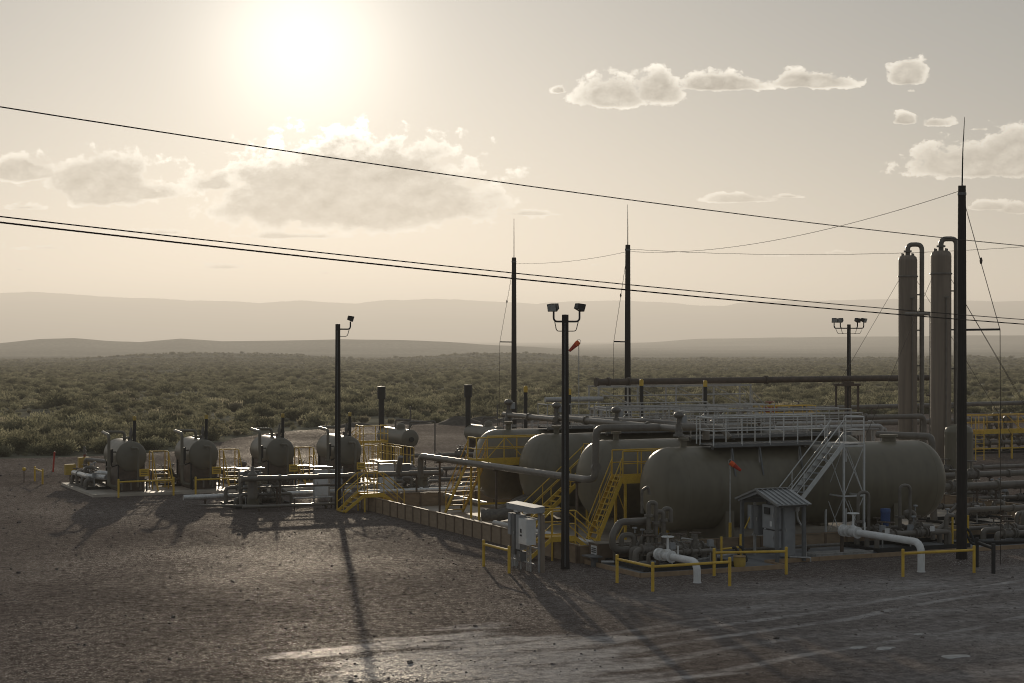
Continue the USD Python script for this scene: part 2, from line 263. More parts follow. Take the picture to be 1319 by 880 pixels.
# ------------------------------------------------------------------ mesh building
class MB:
    def __init__(self): self.v, self.f, self.n = [], [], 0

    def add(self, v, f):
        v = np.asarray(v, float); f = np.asarray(f, int)
        if f.shape[1] == 4: f = np.vstack([f[:, [0, 1, 2]], f[:, [0, 2, 3]]])
        self.v.append(v); self.f.append(f + self.n); self.n += len(v)
        return self

    def box8(self, c):
        """eight corners: 0-3 the lower ring, 4-7 the upper ring"""
        q = [(3, 2, 1, 0), (4, 5, 6, 7), (0, 1, 5, 4), (1, 2, 6, 5), (2, 3, 7, 6), (3, 0, 4, 7)]
        c = np.asarray(c, float)
        for a in q: self.add(c[list(a)], [[0, 1, 2, 3]])
        return self

    def box(self, x0, x1, y0, y1, z0, z1):
        return self.box8([(x0, y0, z0), (x1, y0, z0), (x1, y1, z0), (x0, y1, z0), (x0, y0, z1), (x1, y0, z1), (x1, y1, z1), (x0, y1, z1)])

    def bar(self, a, b, w, h, up=(0, 0, 1)):
        a, b = np.asarray(a, float), np.asarray(b, float); d = b - a; d /= np.linalg.norm(d)
        u = np.asarray(up, float)
        if abs(d @ u) > 0.98: u = np.array([0, 1.0, 0])
        s = np.cross(d, u); s /= np.linalg.norm(s); t = np.cross(s, d)
        ring = lambda p: [p - s * w / 2 - t * h / 2, p + s * w / 2 - t * h / 2, p + s * w / 2 + t * h / 2, p - s * w / 2 + t * h / 2]
        return self.box8(ring(a)[::-1] + ring(b)[::-1])

    def sweep(self, pts, r, n=8, closed=False, caps=True):
        pts = np.asarray(pts, float); m = len(pts)
        r = np.broadcast_to(np.asarray(r, float), (m,))
        if closed: tan = np.roll(pts, -1, 0) - np.roll(pts, 1, 0)
        else: tan = np.gradient(pts, axis=0)
        tan /= np.maximum(np.linalg.norm(tan, axis=1, keepdims=True), 1e-9)
        ref = np.array([0, 0, 1.0]) if abs(tan[0][2]) < 0.9 else np.array([1.0, 0, 0])
        nrm = np.cross(tan[0], ref); nrm /= np.linalg.norm(nrm)
        rings, ang = [], np.linspace(0, 2 * np.pi, n, endpoint=False)
        for i in range(m):
            nrm = nrm - tan[i] * (nrm @ tan[i]); nrm /= np.linalg.norm(nrm); bi = np.cross(tan[i], nrm)
            rings.append(pts[i] + r[i] * (np.cos(ang)[:, None] * nrm + np.sin(ang)[:, None] * bi))
        V = np.vstack(rings); F = []
        for i in range(m if closed else m - 1):
            a, b = i * n, ((i + 1) % m) * n
            for k in range(n):
                k2 = (k + 1) % n; F.append((a + k, a + k2, b + k2, b + k))
        self.add(V, F)
        if caps and not closed:
            for ring, fl in ((rings[0], True), (rings[-1], False)):
                idx = [(0, k + 1, k) if fl else (0, k, k + 1) for k in range(1, n - 1)]
                self.add(ring, idx)
        return self

    def tube(self, a, b, r, n=8, r2=None):
        return self.sweep([a, b], [r, r if r2 is None else r2], n)

    def pipe(self, pts, r, n=10, bend=None):
        pts = [np.asarray(p, float) for p in pts]; bend = bend or 1.6 * r; out = [pts[0]]
        for i in range(1, len(pts) - 1):
            a, p, b = pts[i - 1], pts[i], pts[i + 1]
            da, db = a - p, b - p; la, lb = np.linalg.norm(da), np.linalg.norm(db); da /= la; db /= lb
            k = min(bend, la * .45, lb * .45); s, e = p + da * k, p + db * k
            for t in np.linspace(0, 1, 6): out.append((1 - t) ** 2 * s + 2 * t * (1 - t) * p + t * t * e)
        out.append(pts[-1])
        return self.sweep(out, r, n)

    def lathe(self, prof, o=(0, 0, 0), axis='z', n=24):
        """prof: (radius, along axis) pairs; hard corners by repeating a pair"""
        o = np.asarray(o, float); ang = np.linspace(0, 2 * np.pi, n, endpoint=False); segs, cur = [], [prof[0]]
        for a in prof[1:]:
            if a == cur[-1]: segs.append(cur); cur = [a]
            else: cur.append(a)
        segs.append(cur)
        for sg in segs:
            if len(sg) < 2: continue
            V = []
            for r, z in sg:
                c, s = np.cos(ang) * r, np.sin(ang) * r; zz = np.full(n, z)
                V.append({'z': np.stack([c, s, zz], 1), 'x': np.stack([zz, c, s], 1), 'y': np.stack([s, zz, c], 1)}[axis])
            F = [(i * n + k, i * n + (k + 1) % n, (i + 1) * n + (k + 1) % n, (i + 1) * n + k) for i in range(len(sg) - 1) for k in range(n)]
            self.add(np.vstack(V) + o, F)
        return self

    def ball(self, c, r, n=10, sz=1.0):
        a = np.linspace(-np.pi / 2, np.pi / 2, 7)
        return self.lathe([(max(1e-4, r * math.cos(t)), r * math.sin(t) * sz) for t in a], c, 'z', n)

    def torus(self, c, R, r, axis='z', n=16, k=6):
        t = np.linspace(0, 2 * np.pi, n, endpoint=False); z = np.zeros(n); a, b = np.cos(t) * R, np.sin(t) * R
        P = {'z': np.stack([a, b, z], 1), 'x': np.stack([z, a, b], 1), 'y': np.stack([b, z, a], 1)}[axis]
        return self.sweep(P + np.asarray(c, float), r, k, closed=True)

    def mesh(self): return np.vstack(self.v), np.vstack(self.f)


USED = {}


def numbered(parent, name):
    k = USED.get((parent, name), -1) + 1; USED[(parent, name)] = k
    return name if k == 0 else f'{name}_{k:03d}'


def put(path, mb, material, origin=(0, 0, 0), smooth=True):
    v, f = mb.mesh() if isinstance(mb, MB) else mb
    return usdkit.mesh(stage, path, (np.asarray(v, float) - np.asarray(origin, float), f), MATS[material], smooth=smooth)


def data(p, label=None, cat=None, group=None, kind=None):
    for k, x in (('label', label), ('category', cat), ('group', group), ('kind', kind)):
        if x: p.SetCustomDataByKey(k, x)


class Thing:
    """An Xform at the thing's base; parts are given in world metres (local=False) or about the base (local=True)."""
    def __init__(s, name, label, cat, loc=(0, 0, 0), rot=0.0, group=None, local=False):
        s.path = '/World/' + numbered('/World', name); s.loc = np.zeros(3) if local else np.asarray(loc, float); s.made = []
        x = UsdGeom.Xform.Define(stage, s.path); x.AddTranslateOp().Set(Gf.Vec3d(*map(float, loc)))
        if rot: x.AddRotateZOp().Set(float(rot))
        s.prim = x.GetPrim(); data(s.prim, label, cat, group)

    def part(s, name, mb, material, parent=None, label=None, smooth=True):
        base = parent or s.path; p = base + '/' + numbered(base, name)
        m = put(p, mb, material, s.loc, smooth)
        if label: data(m.GetPrim(), label)
        return p


def copy(src, name, label, loc, rot=0.0, group=None, scale=None, cat=None):
    p = '/World/' + numbered('/World', name); x = UsdGeom.Xform.Define(stage, p); pr = x.GetPrim()
    pr.GetReferences().AddInternalReference(src.path); pr.SetInstanceable(True)
    x.ClearXformOpOrder(); x.AddTranslateOp(opSuffix='place').Set(Gf.Vec3d(*map(float, loc)))
    if rot: x.AddRotateZOp(opSuffix='turn').Set(float(rot))
    if scale is not None: x.AddScaleOp(opSuffix='size').Set(Gf.Vec3f(*(scale if np.ndim(scale) else (scale,) * 3)))
    data(pr, label, cat or src.prim.GetCustomDataByKey('category'), group)
    return pr


def single(name, mb, material, label, cat, group=None, smooth=True):
    p = put('/World/' + numbered('/World', name), mb, material, smooth=smooth).GetPrim(); data(p, label, cat, group); return p


def setting(name, mb, material, kind='structure', smooth=True, label=None, cat=None):
    p = put('/World/' + numbered('/World', name), mb, material, smooth=smooth).GetPrim(); data(p, label, cat, None, kind); return p

# ------------------------------------------------------------------ terrain: desert plain, hills, far mountains, gravel pad
rng = np.random.default_rng(7)
PLAIN_D = [0, 120, 200, 500, 1000, 2500, 5000, 12000, 40000]; PLAIN_Z = [-.12, -.12, -.35, -3, -8, -20.5, -28, -32, -42]


def ridge(az, D, table, Dr, foot):
    """height of a ridge Dr metres off whose skyline is given as (bearing, elevation in 1/2350 rad)"""
    b, e = np.array([x[0] for x in table], float), np.array([x[1] for x in table], float)
    top = 8.5 + np.interp(az, (b - 659.5) / 2350.0, e) * Dr / 2350.0
    return np.maximum(top - foot, 0)


HILLS = [(-900, -14), (-300, -12), (0, -10.5), (50, -5), (95, -3.5), (135, -6.5), (180, -8), (232, -3.8), (285, -8), (400, -6.5), (440, -5.2), (520, -6.5), (570, -8.5), (630, -13), (690, -16), (745, -20), (800, -25), (2500, -30)]
NEAR = [(-900, -40), (90, -30), (170, -24.5), (280, -22.5), (380, -25), (470, -32), (540, -29), (600, -24), (690, -24.5), (780, -32), (900, -34), (1150, -30), (1260, -28), (1400, -34), (2500, -40)]
EAST = [(-900, -20), (700, -16), (840, -9), (900, -5), (1000, -2.5), (1150, -1.5), (1250, 0), (1330, -.5), (1600, -1), (2500, -6)]


def height(x, y):
    dx, dy = x - CAM[0], y - CAM[1]; D = np.hypot(dx, dy); fw = dx * FWD[0] + dy * FWD[1]; rt = dx * RGT[0] + dy * RGT[1]
    az = np.where(fw > 1, rt / np.maximum(fw, 1), np.sign(rt) * 3.0); az = np.clip(az, -3, 3)
    z = np.interp(D, PLAIN_D, PLAIN_Z)
    p = np.stack([x, y, np.zeros_like(x)], -1)
    wob = meshkit.fbm(p / 900.0, 4, 3) - 0.5
    for tab, Dr, wd in ((NEAR, 1500, 260), (HILLS, 3700, 620), (EAST, 6000, 1000)):
        foot = np.interp(Dr, PLAIN_D, PLAIN_Z)
        up_ = ridge(az, D, tab, Dr, foot) * np.exp(-((D - Dr * (1 + 0.12 * wob)) / wd) ** 2)
        z = z + up_ * (1 + 0.7 * (np.abs(meshkit.fbm(p / 330.0, 4, 41) - 0.5) * 2 - .25) * np.clip(np.abs(D - Dr) / wd, 0, 1))
    rough = np.clip((D - 260) / 1500, 0, 1)
    z = z + rough * 5.0 * (meshkit.fbm(p / 260.0, 4, 11) - 0.5) + np.clip((D - 2500) / 4000, 0, 1) * 9 * (meshkit.fbm(p / 700.0, 4, 12) - .5)
    return z


def polar_sheet(Ds, front=420):
    a = np.concatenate([np.linspace(-0.42, 0.42, front), np.linspace(0.42, 2 * np.pi - 0.42, 90)[1:-1]])
    A, D = np.meshgrid(a, Ds, indexing='ij')
    X = CAM[0] + D * (np.sin(A) * RGT[0] + np.cos(A) * FWD[0]); Y = CAM[1] + D * (np.sin(A) * RGT[1] + np.cos(A) * FWD[1])
    n, m = len(a), len(Ds)
    i, j = np.meshgrid(np.arange(n), np.arange(m - 1), indexing='ij'); i2 = (i + 1) % n
    F = np.stack([i * m + j, i * m + j + 1, i2 * m + j + 1, i2 * m + j], -1).reshape(-1, 4)
    return X, Y, D, A, np.vstack([F[:, [0, 2, 1]], F[:, [0, 3, 2]]])


Ds = np.concatenate([np.geomspace(2, 120, 24), np.geomspace(130, 11500, 260), np.geomspace(12000, 29000, 10)])
X, Y, D, A, F = polar_sheet(Ds)
setting('desert_ground', (np.stack([X, Y, height(X, Y)], -1).reshape(-1, 3), F), 'desert')

MTN = [(-1500, 30), (-600, 40), (0, 52), (40, 54), (75, 53), (150, 49), (200, 47), (250, 44), (310, 43), (335, 41), (395, 45), (430, 43), (460, 41), (500, 45.5), (560, 46), (620, 44), (665, 45), (690, 43), (705, 45), (800, 44), (860, 42), (930, 37), (950, 41), (985, 43), (1060, 44), (1150, 46), (1210, 48), (1319, 46), (1700, 45), (2600, 30)]
a = np.linspace(-0.62, 0.62, 620); q = np.linspace(-1, 1, 46); Ag, Qg = np.meshgrid(a, q, indexing='ij')
Dm = 14200 + Qg * 2700; tn = np.tan(Ag)
Xm = CAM[0] + Dm * (np.sin(Ag) * RGT[0] + np.cos(Ag) * FWD[0]); Ym = CAM[1] + Dm * (np.sin(Ag) * RGT[1] + np.cos(Ag) * FWD[1])
pm = np.stack([Xm, Ym, 0 * Xm], -1)
top = 8.5 + np.interp(tn, [(b - 659.5) / 2350 for b, _ in MTN], [e for _, e in MTN]) * 14200 / 2350 + 60
prof = np.clip((1 - np.abs(Qg + 0.5 * (meshkit.fbm(pm / 3500.0, 4, 5) - .5) * (1 - Qg ** 2))) * 1.15, 0, 1) ** 0.8
Zm = -62 + prof * top * (1 + 0.06 * (meshkit.fbm(pm / 900.0, 4, 9) - .5)) - 55 * np.abs(meshkit.fbm(pm / 1100.0, 5, 21) - .5) * 2 * prof
n, m = Ag.shape; i, j = np.meshgrid(np.arange(n - 1), np.arange(m - 1), indexing='ij')
Fm = np.stack([i * m + j, i * m + j + 1, (i + 1) * m + j + 1, (i + 1) * m + j], -1).reshape(-1, 4)
setting('mountains', (np.stack([Xm, Ym, Zm], -1).reshape(-1, 3), np.vstack([Fm[:, [0, 2, 1]], Fm[:, [0, 3, 2]]])), 'mountain')

# the gravel pad, a sheet with a slightly ragged rim
PAD = [(-60, -75), (60, -75), (140, 20), (140, 98), (106, 101), (80, 103), (53, 104), (38, 105), (30, 104), (23, 100), (16, 95), (10, 86), (5, 76), (-1, 72), (-10, 71.5), (-20, 73), (-34, 76), (-70, 80), (-80, 0)]


def inside(px, py, poly):
    px, py = np.asarray(px, float), np.asarray(py, float); r = np.zeros(px.shape, bool)
    for k in range(len(poly)):
        (x0, y0), (x1, y1) = poly[k], poly[k - 1]
        c = ((y0 > py) != (y1 > py)) & (px < (x1 - x0) * (py - y0) / ((y1 - y0) if y1 != y0 else 1e-9) + x0); r ^= c
    return r


import shapely, shapely.geometry as sg
ragged = []
for k in range(len(PAD)):
    p0, p1 = np.array(PAD[k], float), np.array(PAD[(k + 1) % len(PAD)], float); L = np.linalg.norm(p1 - p0); m = max(2, int(L / 1.5))
    nn = np.array([p1[1] - p0[1], p0[0] - p1[0]]) / L
    for t in np.arange(m) / m: ragged.append(p0 + t * (p1 - p0) + nn * rng.normal(0, 0.45))
gx = np.arange(-82, 142, 2.0); gy = np.arange(-76, 107, 2.0); GX, GY = np.meshgrid(gx, gy)
inner = sg.Polygon(ragged).buffer(0); core = inner.buffer(-1.6)
pts = np.array(ragged); keep = shapely.contains_xy(core, GX.ravel(), GY.ravel())
allp = np.vstack([pts, np.stack([GX.ravel()[keep], GY.ravel()[keep]], 1)])
from scipy.spatial import Delaunay
tri = Delaunay(allp).simplices; cen = allp[tri].mean(1); tri = tri[shapely.contains_xy(inner, cen[:, 0], cen[:, 1])]
d1, d2 = allp[tri[:, 1]] - allp[tri[:, 0]], allp[tri[:, 2]] - allp[tri[:, 0]]
flip = d1[:, 0] * d2[:, 1] - d1[:, 1] * d2[:, 0] < 0; tri[flip] = tri[flip][:, ::-1]
zz = 0.10 * (meshkit.fbm(np.column_stack([allp / 9.0, np.zeros(len(allp))]), 3, 31) - 0.5)
zz *= np.clip((np.hypot(allp[:, 0] - 6, (allp[:, 1] - 10) * .6) - 26) / 30, 0, 1); zz[:len(pts)] = -0.25
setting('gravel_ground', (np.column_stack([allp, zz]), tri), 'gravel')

# spoil banks along the pad's far rim
mb = MB()
for (x, y, w, h_) in [(38, 101, 3.2, .6), (41, 103, 2.6, .5), (45, 103.5, 3.6, .65), (50, 104.5, 3.0, .4), (34, 103, 2.6, .4), (56, 104.5, 3.4, .45), (28, 103, 2.4, .3), (62, 105, 3.0, .4)]:
    r = np.linspace(0, 1, 7); t = np.linspace(0, 2 * np.pi, 18, endpoint=False); R, T = np.meshgrid(r, t, indexing='ij')
    px, py = x + R * np.cos(T) * w, y + R * np.sin(T) * w * .7
    pz = -.35 + (h_ + .35) * (1 - R ** 1.7) * (0.7 + 0.6 * meshkit.fbm(np.stack([px, py, 0 * px], -1) / 1.1, 3, 2))
    nn = 18; fs = [(i * nn + k, (i + 1) * nn + k, (i + 1) * nn + (k + 1) % nn, i * nn + (k + 1) % nn) for i in range(6) for k in range(nn)]
    mb.add(np.stack([px, py, pz], -1).reshape(-1, 3), fs)
setting('spoil_bank', mb, 'spoil', 'stuff', label='low banks of dark spoil along the far rim of the gravel pad', cat='spoil')


# ------------------------------------------------------------------ scrub
def shrub(seed, w, h, leaves, size, upright=0.3, clumps=9):
    r = np.random.default_rng(seed); lv, st = MB(), MB()
    cs = []
    for _ in range(clumps):
        a, q = r.uniform(0, 6.28), math.sqrt(r.uniform(0, 1)); cs.append((math.cos(a) * q * w * .36, math.sin(a) * q * w * .36, h * r.uniform(.35, .8) * (1 - .35 * q)))
    for c in cs: st.sweep([(c[0] * .1, c[1] * .1, -.1), (c[0] * .5, c[1] * .5, c[2] * .55), c], [.035 * w / 2, .022 * w / 2, .008], 4, caps=False)
    V, Fc = [], []
    for k in range(leaves):
        c = np.array(cs[r.integers(len(cs))]); d = r.normal(0, 1, 3); d /= np.linalg.norm(d); rad = w * .27 * r.uniform(.35, 1) ** .6
        p = c + d * rad * np.array([1, 1, .62]); p[2] = max(p[2], .04)
        ax = d * .7 + r.normal(0, .6, 3) + np.array([0, 0, upright]); ax /= np.linalg.norm(ax); s = np.cross(ax, r.normal(0, 1, 3)); s /= np.linalg.norm(s)
        L = size * r.uniform(.6, 1.4); V += [p - s * L * .22, p + s * L * .22, p + ax * L + s * L * .1]; Fc.append((3 * k, 3 * k + 1, 3 * k + 2))
    lv.add(V, Fc)
    return lv, st


KINDS = [  # name, label, width, height, leaves, leaf size, material
    ('mesquite_bush', 'wide dark green bush among the paler desert scrub beyond the pad', 2.6, 1.5, 620, .24, 'leaf_dark', .2),
    ('creosote_bush', 'loose olive green bush in the desert scrub beyond the pad', 1.7, 1.25, 420, .20, 'leaf_olive', .7),
    ('creosote_bush', 'loose olive green bush in the desert scrub beyond the pad', 2.1, 1.15, 460, .22, 'leaf_olive', .5),
    ('straw_tussock', 'pale straw coloured tussock in the desert scrub beyond the pad', .9, .6, 150, .34, 'leaf_straw', 2.2)]
PROTO = [shrub(40 + k, a[2], a[3] * .78, a[4], a[5], a[7]) for k, a in enumerate(KINDS)]


def scatter(d0, d1, dens):
    half = 0.31; n = int(half * (d1 ** 2 - d0 ** 2) * dens)
    Dd = np.sqrt(rng.uniform(d0 ** 2, d1 ** 2, n)); Aa = rng.uniform(-half, half, n)
    x = CAM[0] + Dd * (np.sin(Aa) * RGT[0] + np.cos(Aa) * FWD[0]); y = CAM[1] + Dd * (np.sin(Aa) * RGT[1] + np.cos(Aa) * FWD[1])
    clump = meshkit.fbm(np.stack([x / 22, y / 22, 0 * x], -1), 3, 77)
    ok = ~shapely.contains_xy(inner.buffer(0.7), x, y) & (rng.uniform(0, 1, n) < np.clip(3.6 * clump - 1.1, 0.1, 1))
    return x[ok], y[ok], Dd[ok]


xs, ys, dd = [np.concatenate(q) for q in zip(scatter(110, 260, .7), scatter(260, 600, .5), scatter(600, 1300, .16), scatter(1300, 1900, .02))]
zs = height(xs, ys)
kind = rng.choice(4, len(xs), p=[.18, .32, .28, .22]); size = rng.lognormal(math.log(.62), .45, len(xs)).clip(.25, 2.0) * np.interp(dd, [160, 450], [.95, .62]) * np.where(dd > 1300, 1.6, 1); turn = rng.uniform(0, 360, len(xs))
fwd = (xs - CAM[0]) * FWD[0] + (ys - CAM[1]) * FWD[1]; px = 659.5 + 2350 * ((xs - CAM[0]) * RGT[0] + (ys - CAM[1]) * RGT[1]) / fwd
shown = np.array([KINDS[k][2] for k in kind]) * size / dd * ((px > 0) & (px < 1319) & ~((px > 1150) & (px < 1230)) & ~((px > 640) & (dd < 190)))
order = np.argsort(-shown); near = set(order[:296].tolist())
first = {}
for i in order[:296]:
    k = int(kind[i]); nm, lab, *_ = KINDS[k]; loc = (xs[i], ys[i], zs[i] + .02)
    if k not in first:
        t = Thing(nm, lab, 'bush' if k < 3 else 'grass tussock', loc, group=('bushes' if k < 3 else 'straw tussocks') + ' of the scrub beside the pad', local=True)
        t.part('crown', PROTO[k][0], KINDS[k][6], smooth=False); t.part('stem', PROTO[k][1], 'twig'); first[k] = t
    else: copy(first[k], nm, lab, loc, turn[i], ('bushes' if k < 3 else 'straw tussocks') + ' of the scrub beside the pad', size[i])
pi = UsdGeom.PointInstancer.Define(stage, '/World/desert_scrub'); data(pi.GetPrim(), 'mixed low desert scrub covering the plain towards the hills', 'scrub', None, 'stuff')
targets = []
for k, a in enumerate(KINDS):
    p = f'/World/desert_scrub/Prototypes/plant_{"abcd"[k]}'; UsdGeom.Xform.Define(stage, p); put(p + '/crown', PROTO[k][0], a[6], smooth=False); put(p + '/stem', PROTO[k][1], 'twig'); targets.append(Sdf.Path(p))
pi.CreatePrototypesRel().SetTargets(targets)
rest = np.array([i for i in range(len(xs)) if i not in near])
pi.CreateProtoIndicesAttr(Vt.IntArray.FromNumpy(kind[rest].astype(np.int32)))
pi.CreatePositionsAttr(Vt.Vec3fArray.FromNumpy(np.stack([xs, ys, zs + .02], 1)[rest].astype(np.float32)))
hr = np.radians(turn[rest]) / 2
pi.CreateOrientationsAttr(Vt.QuathArray([Gf.Quath(float(math.cos(q)), 0, 0, float(math.sin(q))) for q in hr]))
pi.CreateScalesAttr(Vt.Vec3fArray.FromNumpy(np.repeat(size[rest][:, None], 3, 1).astype(np.float32)))

# loose stones on the gravel
sm = MB(); rr = np.random.default_rng(5)
import trimesh
ico = trimesh.creation.icosphere(1, 1.0); vv = np.array(ico.vertices) * (1 + rr.normal(0, .16, (len(ico.vertices), 1))) * [1, .8, .55]
pi = UsdGeom.PointInstancer.Define(stage, '/World/loose_stones'); data(pi.GetPrim(), 'loose pale stones strewn over the dark gravel', 'stones', None, 'stuff')
UsdGeom.Xform.Define(stage, '/World/loose_stones/Prototypes/stone_a'); put('/World/loose_stones/Prototypes/stone_a/stone', (vv, np.array(ico.faces)), 'rock', smooth=False)
pi.CreatePrototypesRel().SetTargets([Sdf.Path('/World/loose_stones/Prototypes/stone_a')])
n = 16000; Dd = np.sqrt(rng.uniform(38 ** 2, 125 ** 2, n)); Aa = rng.uniform(-.31, .31, n)
x = CAM[0] + Dd * (np.sin(Aa) * RGT[0] + np.cos(Aa) * FWD[0]); y = CAM[1] + Dd * (np.sin(Aa) * RGT[1] + np.cos(Aa) * FWD[1])
ok = ~((x > -.5) & (x < 27) & (y > -.5) & (y < 24)) & ~((x > -11) & (x < 6) & (y > 35) & (y < 44.5)) & ~((x > 0) & (x < 26) & (y > -4.8) & (y < 0)) & shapely.contains_xy(core, x, y)
x, y = x[ok], y[ok]; n = len(x); s = rng.lognormal(math.log(.013), .65, n)
pi.CreateProtoIndicesAttr(Vt.IntArray.FromNumpy(np.zeros(n, np.int32))); pi.CreatePositionsAttr(Vt.Vec3fArray.FromNumpy(np.stack([x, y, s * .2], 1).astype(np.float32)))
q = rng.uniform(0, np.pi, n); pi.CreateOrientationsAttr(Vt.QuathArray([Gf.Quath(float(math.cos(a)), 0, 0, float(math.sin(a))) for a in q]))
pi.CreateScalesAttr(Vt.Vec3fArray.FromNumpy(np.repeat(s[:, None], 3, 1).astype(np.float32)))
#OBJECTS
# ------------------------------------------------------------------ shared builders of parts
def add_rail(t, pts, mtl, height=1.07, spacing=1.5, toe=False, r=.024, mid=True, diag=False, parent=None):
    """posts, top rail, middle rail (and toe plate) along a polyline of deck-level points"""
    pts = [np.asarray(p, float) for p in pts]; up = np.array([0, 0, height])
    for a, b in zip(pts[:-1], pts[1:]):
        L = np.linalg.norm(b - a); n = max(1, round(L / spacing))
        t.part('top_rail', MB().tube(a + up, b + up, r * 1.1, 7), mtl, parent)
        if mid: t.part('middle_rail', MB().tube(a + up * .52, b + up * .52, r * .85, 6), mtl, parent)
        if toe: t.part('toe_plate', MB().bar(a + [0, 0, .06], b + [0, 0, .06], .012, .12), mtl, parent)
        for k in range(n + 1):
            if k == 0 and a is not pts[0]: continue
            p = a + (b - a) * k / n; t.part('rail_post', MB().tube(p - [0, 0, .05], p + up * .985, r, 7), mtl, parent)
        if diag:
            for k in range(n): t.part('brace', MB().tube(a + (b - a) * k / n, a + (b - a) * (k + 1) / n + up, r * .7, 5), mtl, parent)


def add_stairs(t, lo, hi, side, w, mtl, steps=None, rails=True, tread=.24, rail_h=.95, posts=3, tread_mtl=None):
    """two stringers, treads and handrails from lo to hi; side = horizontal unit vector across the stair"""
    lo, hi, side = (np.asarray(q, float) for q in (lo, hi, side)); d = hi - lo; run = np.array([d[0], d[1], 0]); run /= max(np.linalg.norm(run), 1e-6)
    steps = steps or max(2, round(d[2] / .24))
    for s in (-.5, .5):
        o = side * w * s; t.part('stringer', MB().bar(lo + o, hi + o, .05, .17), mtl)
        if rails:
            u = np.array([0, 0, rail_h]); t.part('handrail', MB().tube(lo + o + u, hi + o + u, .025, 7), mtl)
            t.part('middle_rail', MB().tube(lo + o + u * .5, hi + o + u * .5, .018, 6), mtl)
            for k in range(posts): p = lo + d * (k + .12) / (posts - .76) + o; t.part('rail_post', MB().tube(p, p + u, .022, 6), mtl)
    for k in range(steps):
        p = lo + d * (k + .6) / (steps + .2); m = MB(); e = side * (w / 2 - .03)
        m.bar(p - e, p + e, tread, .035, up=(0, 0, 1)); t.part('tread', m, tread_mtl or mtl)


def add_valve(t, p, axis, r, mtl='valve_paint', wheel='top', wheel_mtl=None, stem=None):
    """gate valve on a pipe of radius r: body with two flanges and a handwheel on its stem"""
    p = np.asarray(p, float); stem = stem or 4.2 * r
    b = MB().lathe([(r * .9, -2.2 * r), (r * 1.35, -.9 * r), (r * 1.5, 0), (r * 1.35, .9 * r), (r * .9, 2.2 * r)], p, axis, 12)
    b.lathe([(r * 1.2, 0), (r * .95, 1.7 * r), (r * .95, 1.7 * r), (r * .5, 1.9 * r), (r * .35, 1.9 * r), (r * .35, stem * .95)], p, 'z', 10)
    q = t.part('valve', b, mtl)
    for s in (-1, 1):
        t.part('flange', MB().lathe([(1e-3, -.18 * r), (r * 1.75, -.18 * r), (r * 1.75, -.18 * r), (r * 1.75, .18 * r), (r * 1.75, .18 * r), (1e-3, .18 * r)], p + np.eye(3)['xyz'.index(axis)] * s * 2.2 * r, axis, 14), mtl, q)
    t.part('handwheel', MB().torus(p + [0, 0, stem], r * 1.7, r * .17, 'z', 14, 6).tube(p + [-r * 1.7, 0, stem], p + [r * 1.7, 0, stem], r * .14, 5).tube(p + [0, -r * 1.7, stem], p + [0, r * 1.7, stem], r * .14, 5), wheel_mtl or mtl, q)
    return q


def flange(t, p, axis, r, mtl='pipe_paint', th=.07, parent=None):
    t.part('flange', MB().lathe([(1e-3, -th / 2), (r, -th / 2), (r, -th / 2), (r, th / 2), (r, th / 2), (1e-3, th / 2)], p, axis, 14), mtl, parent)


def add_actuator(t, p, r, mtl='valve_paint'):
    """diaphragm actuator: a yoke with a flat dome on top"""
    p = np.asarray(p, float); y = t.part('yoke', MB().tube(p, p + [0, 0, r * 1.6], r * .38, 8), mtl)
    t.part('diaphragm_case', MB().lathe([(r * .3, r * 1.5), (r * .9, r * 1.75), (r * 1.08, r * 2.1), (r * 1.08, r * 2.1), (r * 1.08, r * 2.25), (r * 1.08, r * 2.25), (r * .85, r * 2.7), (1e-3, r * 2.95)], p, 'z', 16), mtl, y)


def sup(t, x, y, z, mtl='brown_steel', w=.09, cap=.3, axis='y'):
    t.part('support_post', MB().box(x - w / 2, x + w / 2, y - w / 2, y + w / 2, -.05, z - .02), mtl)
    if cap:
        a, b = (cap / 2, w / 2) if axis == 'x' else (w / 2, cap / 2)
        t.part('support_shoe', MB().box(x - a, x + a, y - b, y + b, z - .018, z + .045), mtl)


# ------------------------------------------------------------------ containment: floor slab, panel walls, outside slabs
setting('containment_floor', MB().box(.08, 25.9, .08, 23.4, -.3, .012), 'concrete')
setting('equipment_slab', MB().box(.34, 6.1, -4.42, -.14, -.3, .10), 'slab')
setting('equipment_slab', MB().box(6.36, 30.0, -2.95, -.14, -.3, .104), 'slab')
setting('vessel_slab', MB().box(-10.7, 6.5, 35.3, 44.0, -.3, .13), 'concrete')


def panel_wall(name, label, a, b, h=.66, step=.98, out=1):
    a, b = np.array([*a, 0.]), np.array([*b, 0.]); t = Thing(name, label, 'wall', a); d = b - a; L = np.linalg.norm(d); d /= L; n = round(L / step); nn = np.array([d[1], -d[0], 0]) * out
    for k in range(n):
        p, q = a + d * (L * k / n + .045), a + d * (L * (k + 1) / n - .045)
        for j in range(3):
            z = h * (j + .5) / 3; t.part('plank', MB().bar(p + [0, 0, z], q + [0, 0, z], .05, h / 3 - .003), 'wall_panel')
    for k in range(n + 1):
        p = a + d * L * k / n + nn * .012; t.part('post', MB().box(p[0] - .042, p[0] + .042, p[1] - .042, p[1] + .042, -.1, h + .012), 'wall_post')
    t.part('cap', MB().bar(a + [0, 0, h + .03], b + [0, 0, h + .03], .1, .034), 'wall_panel')


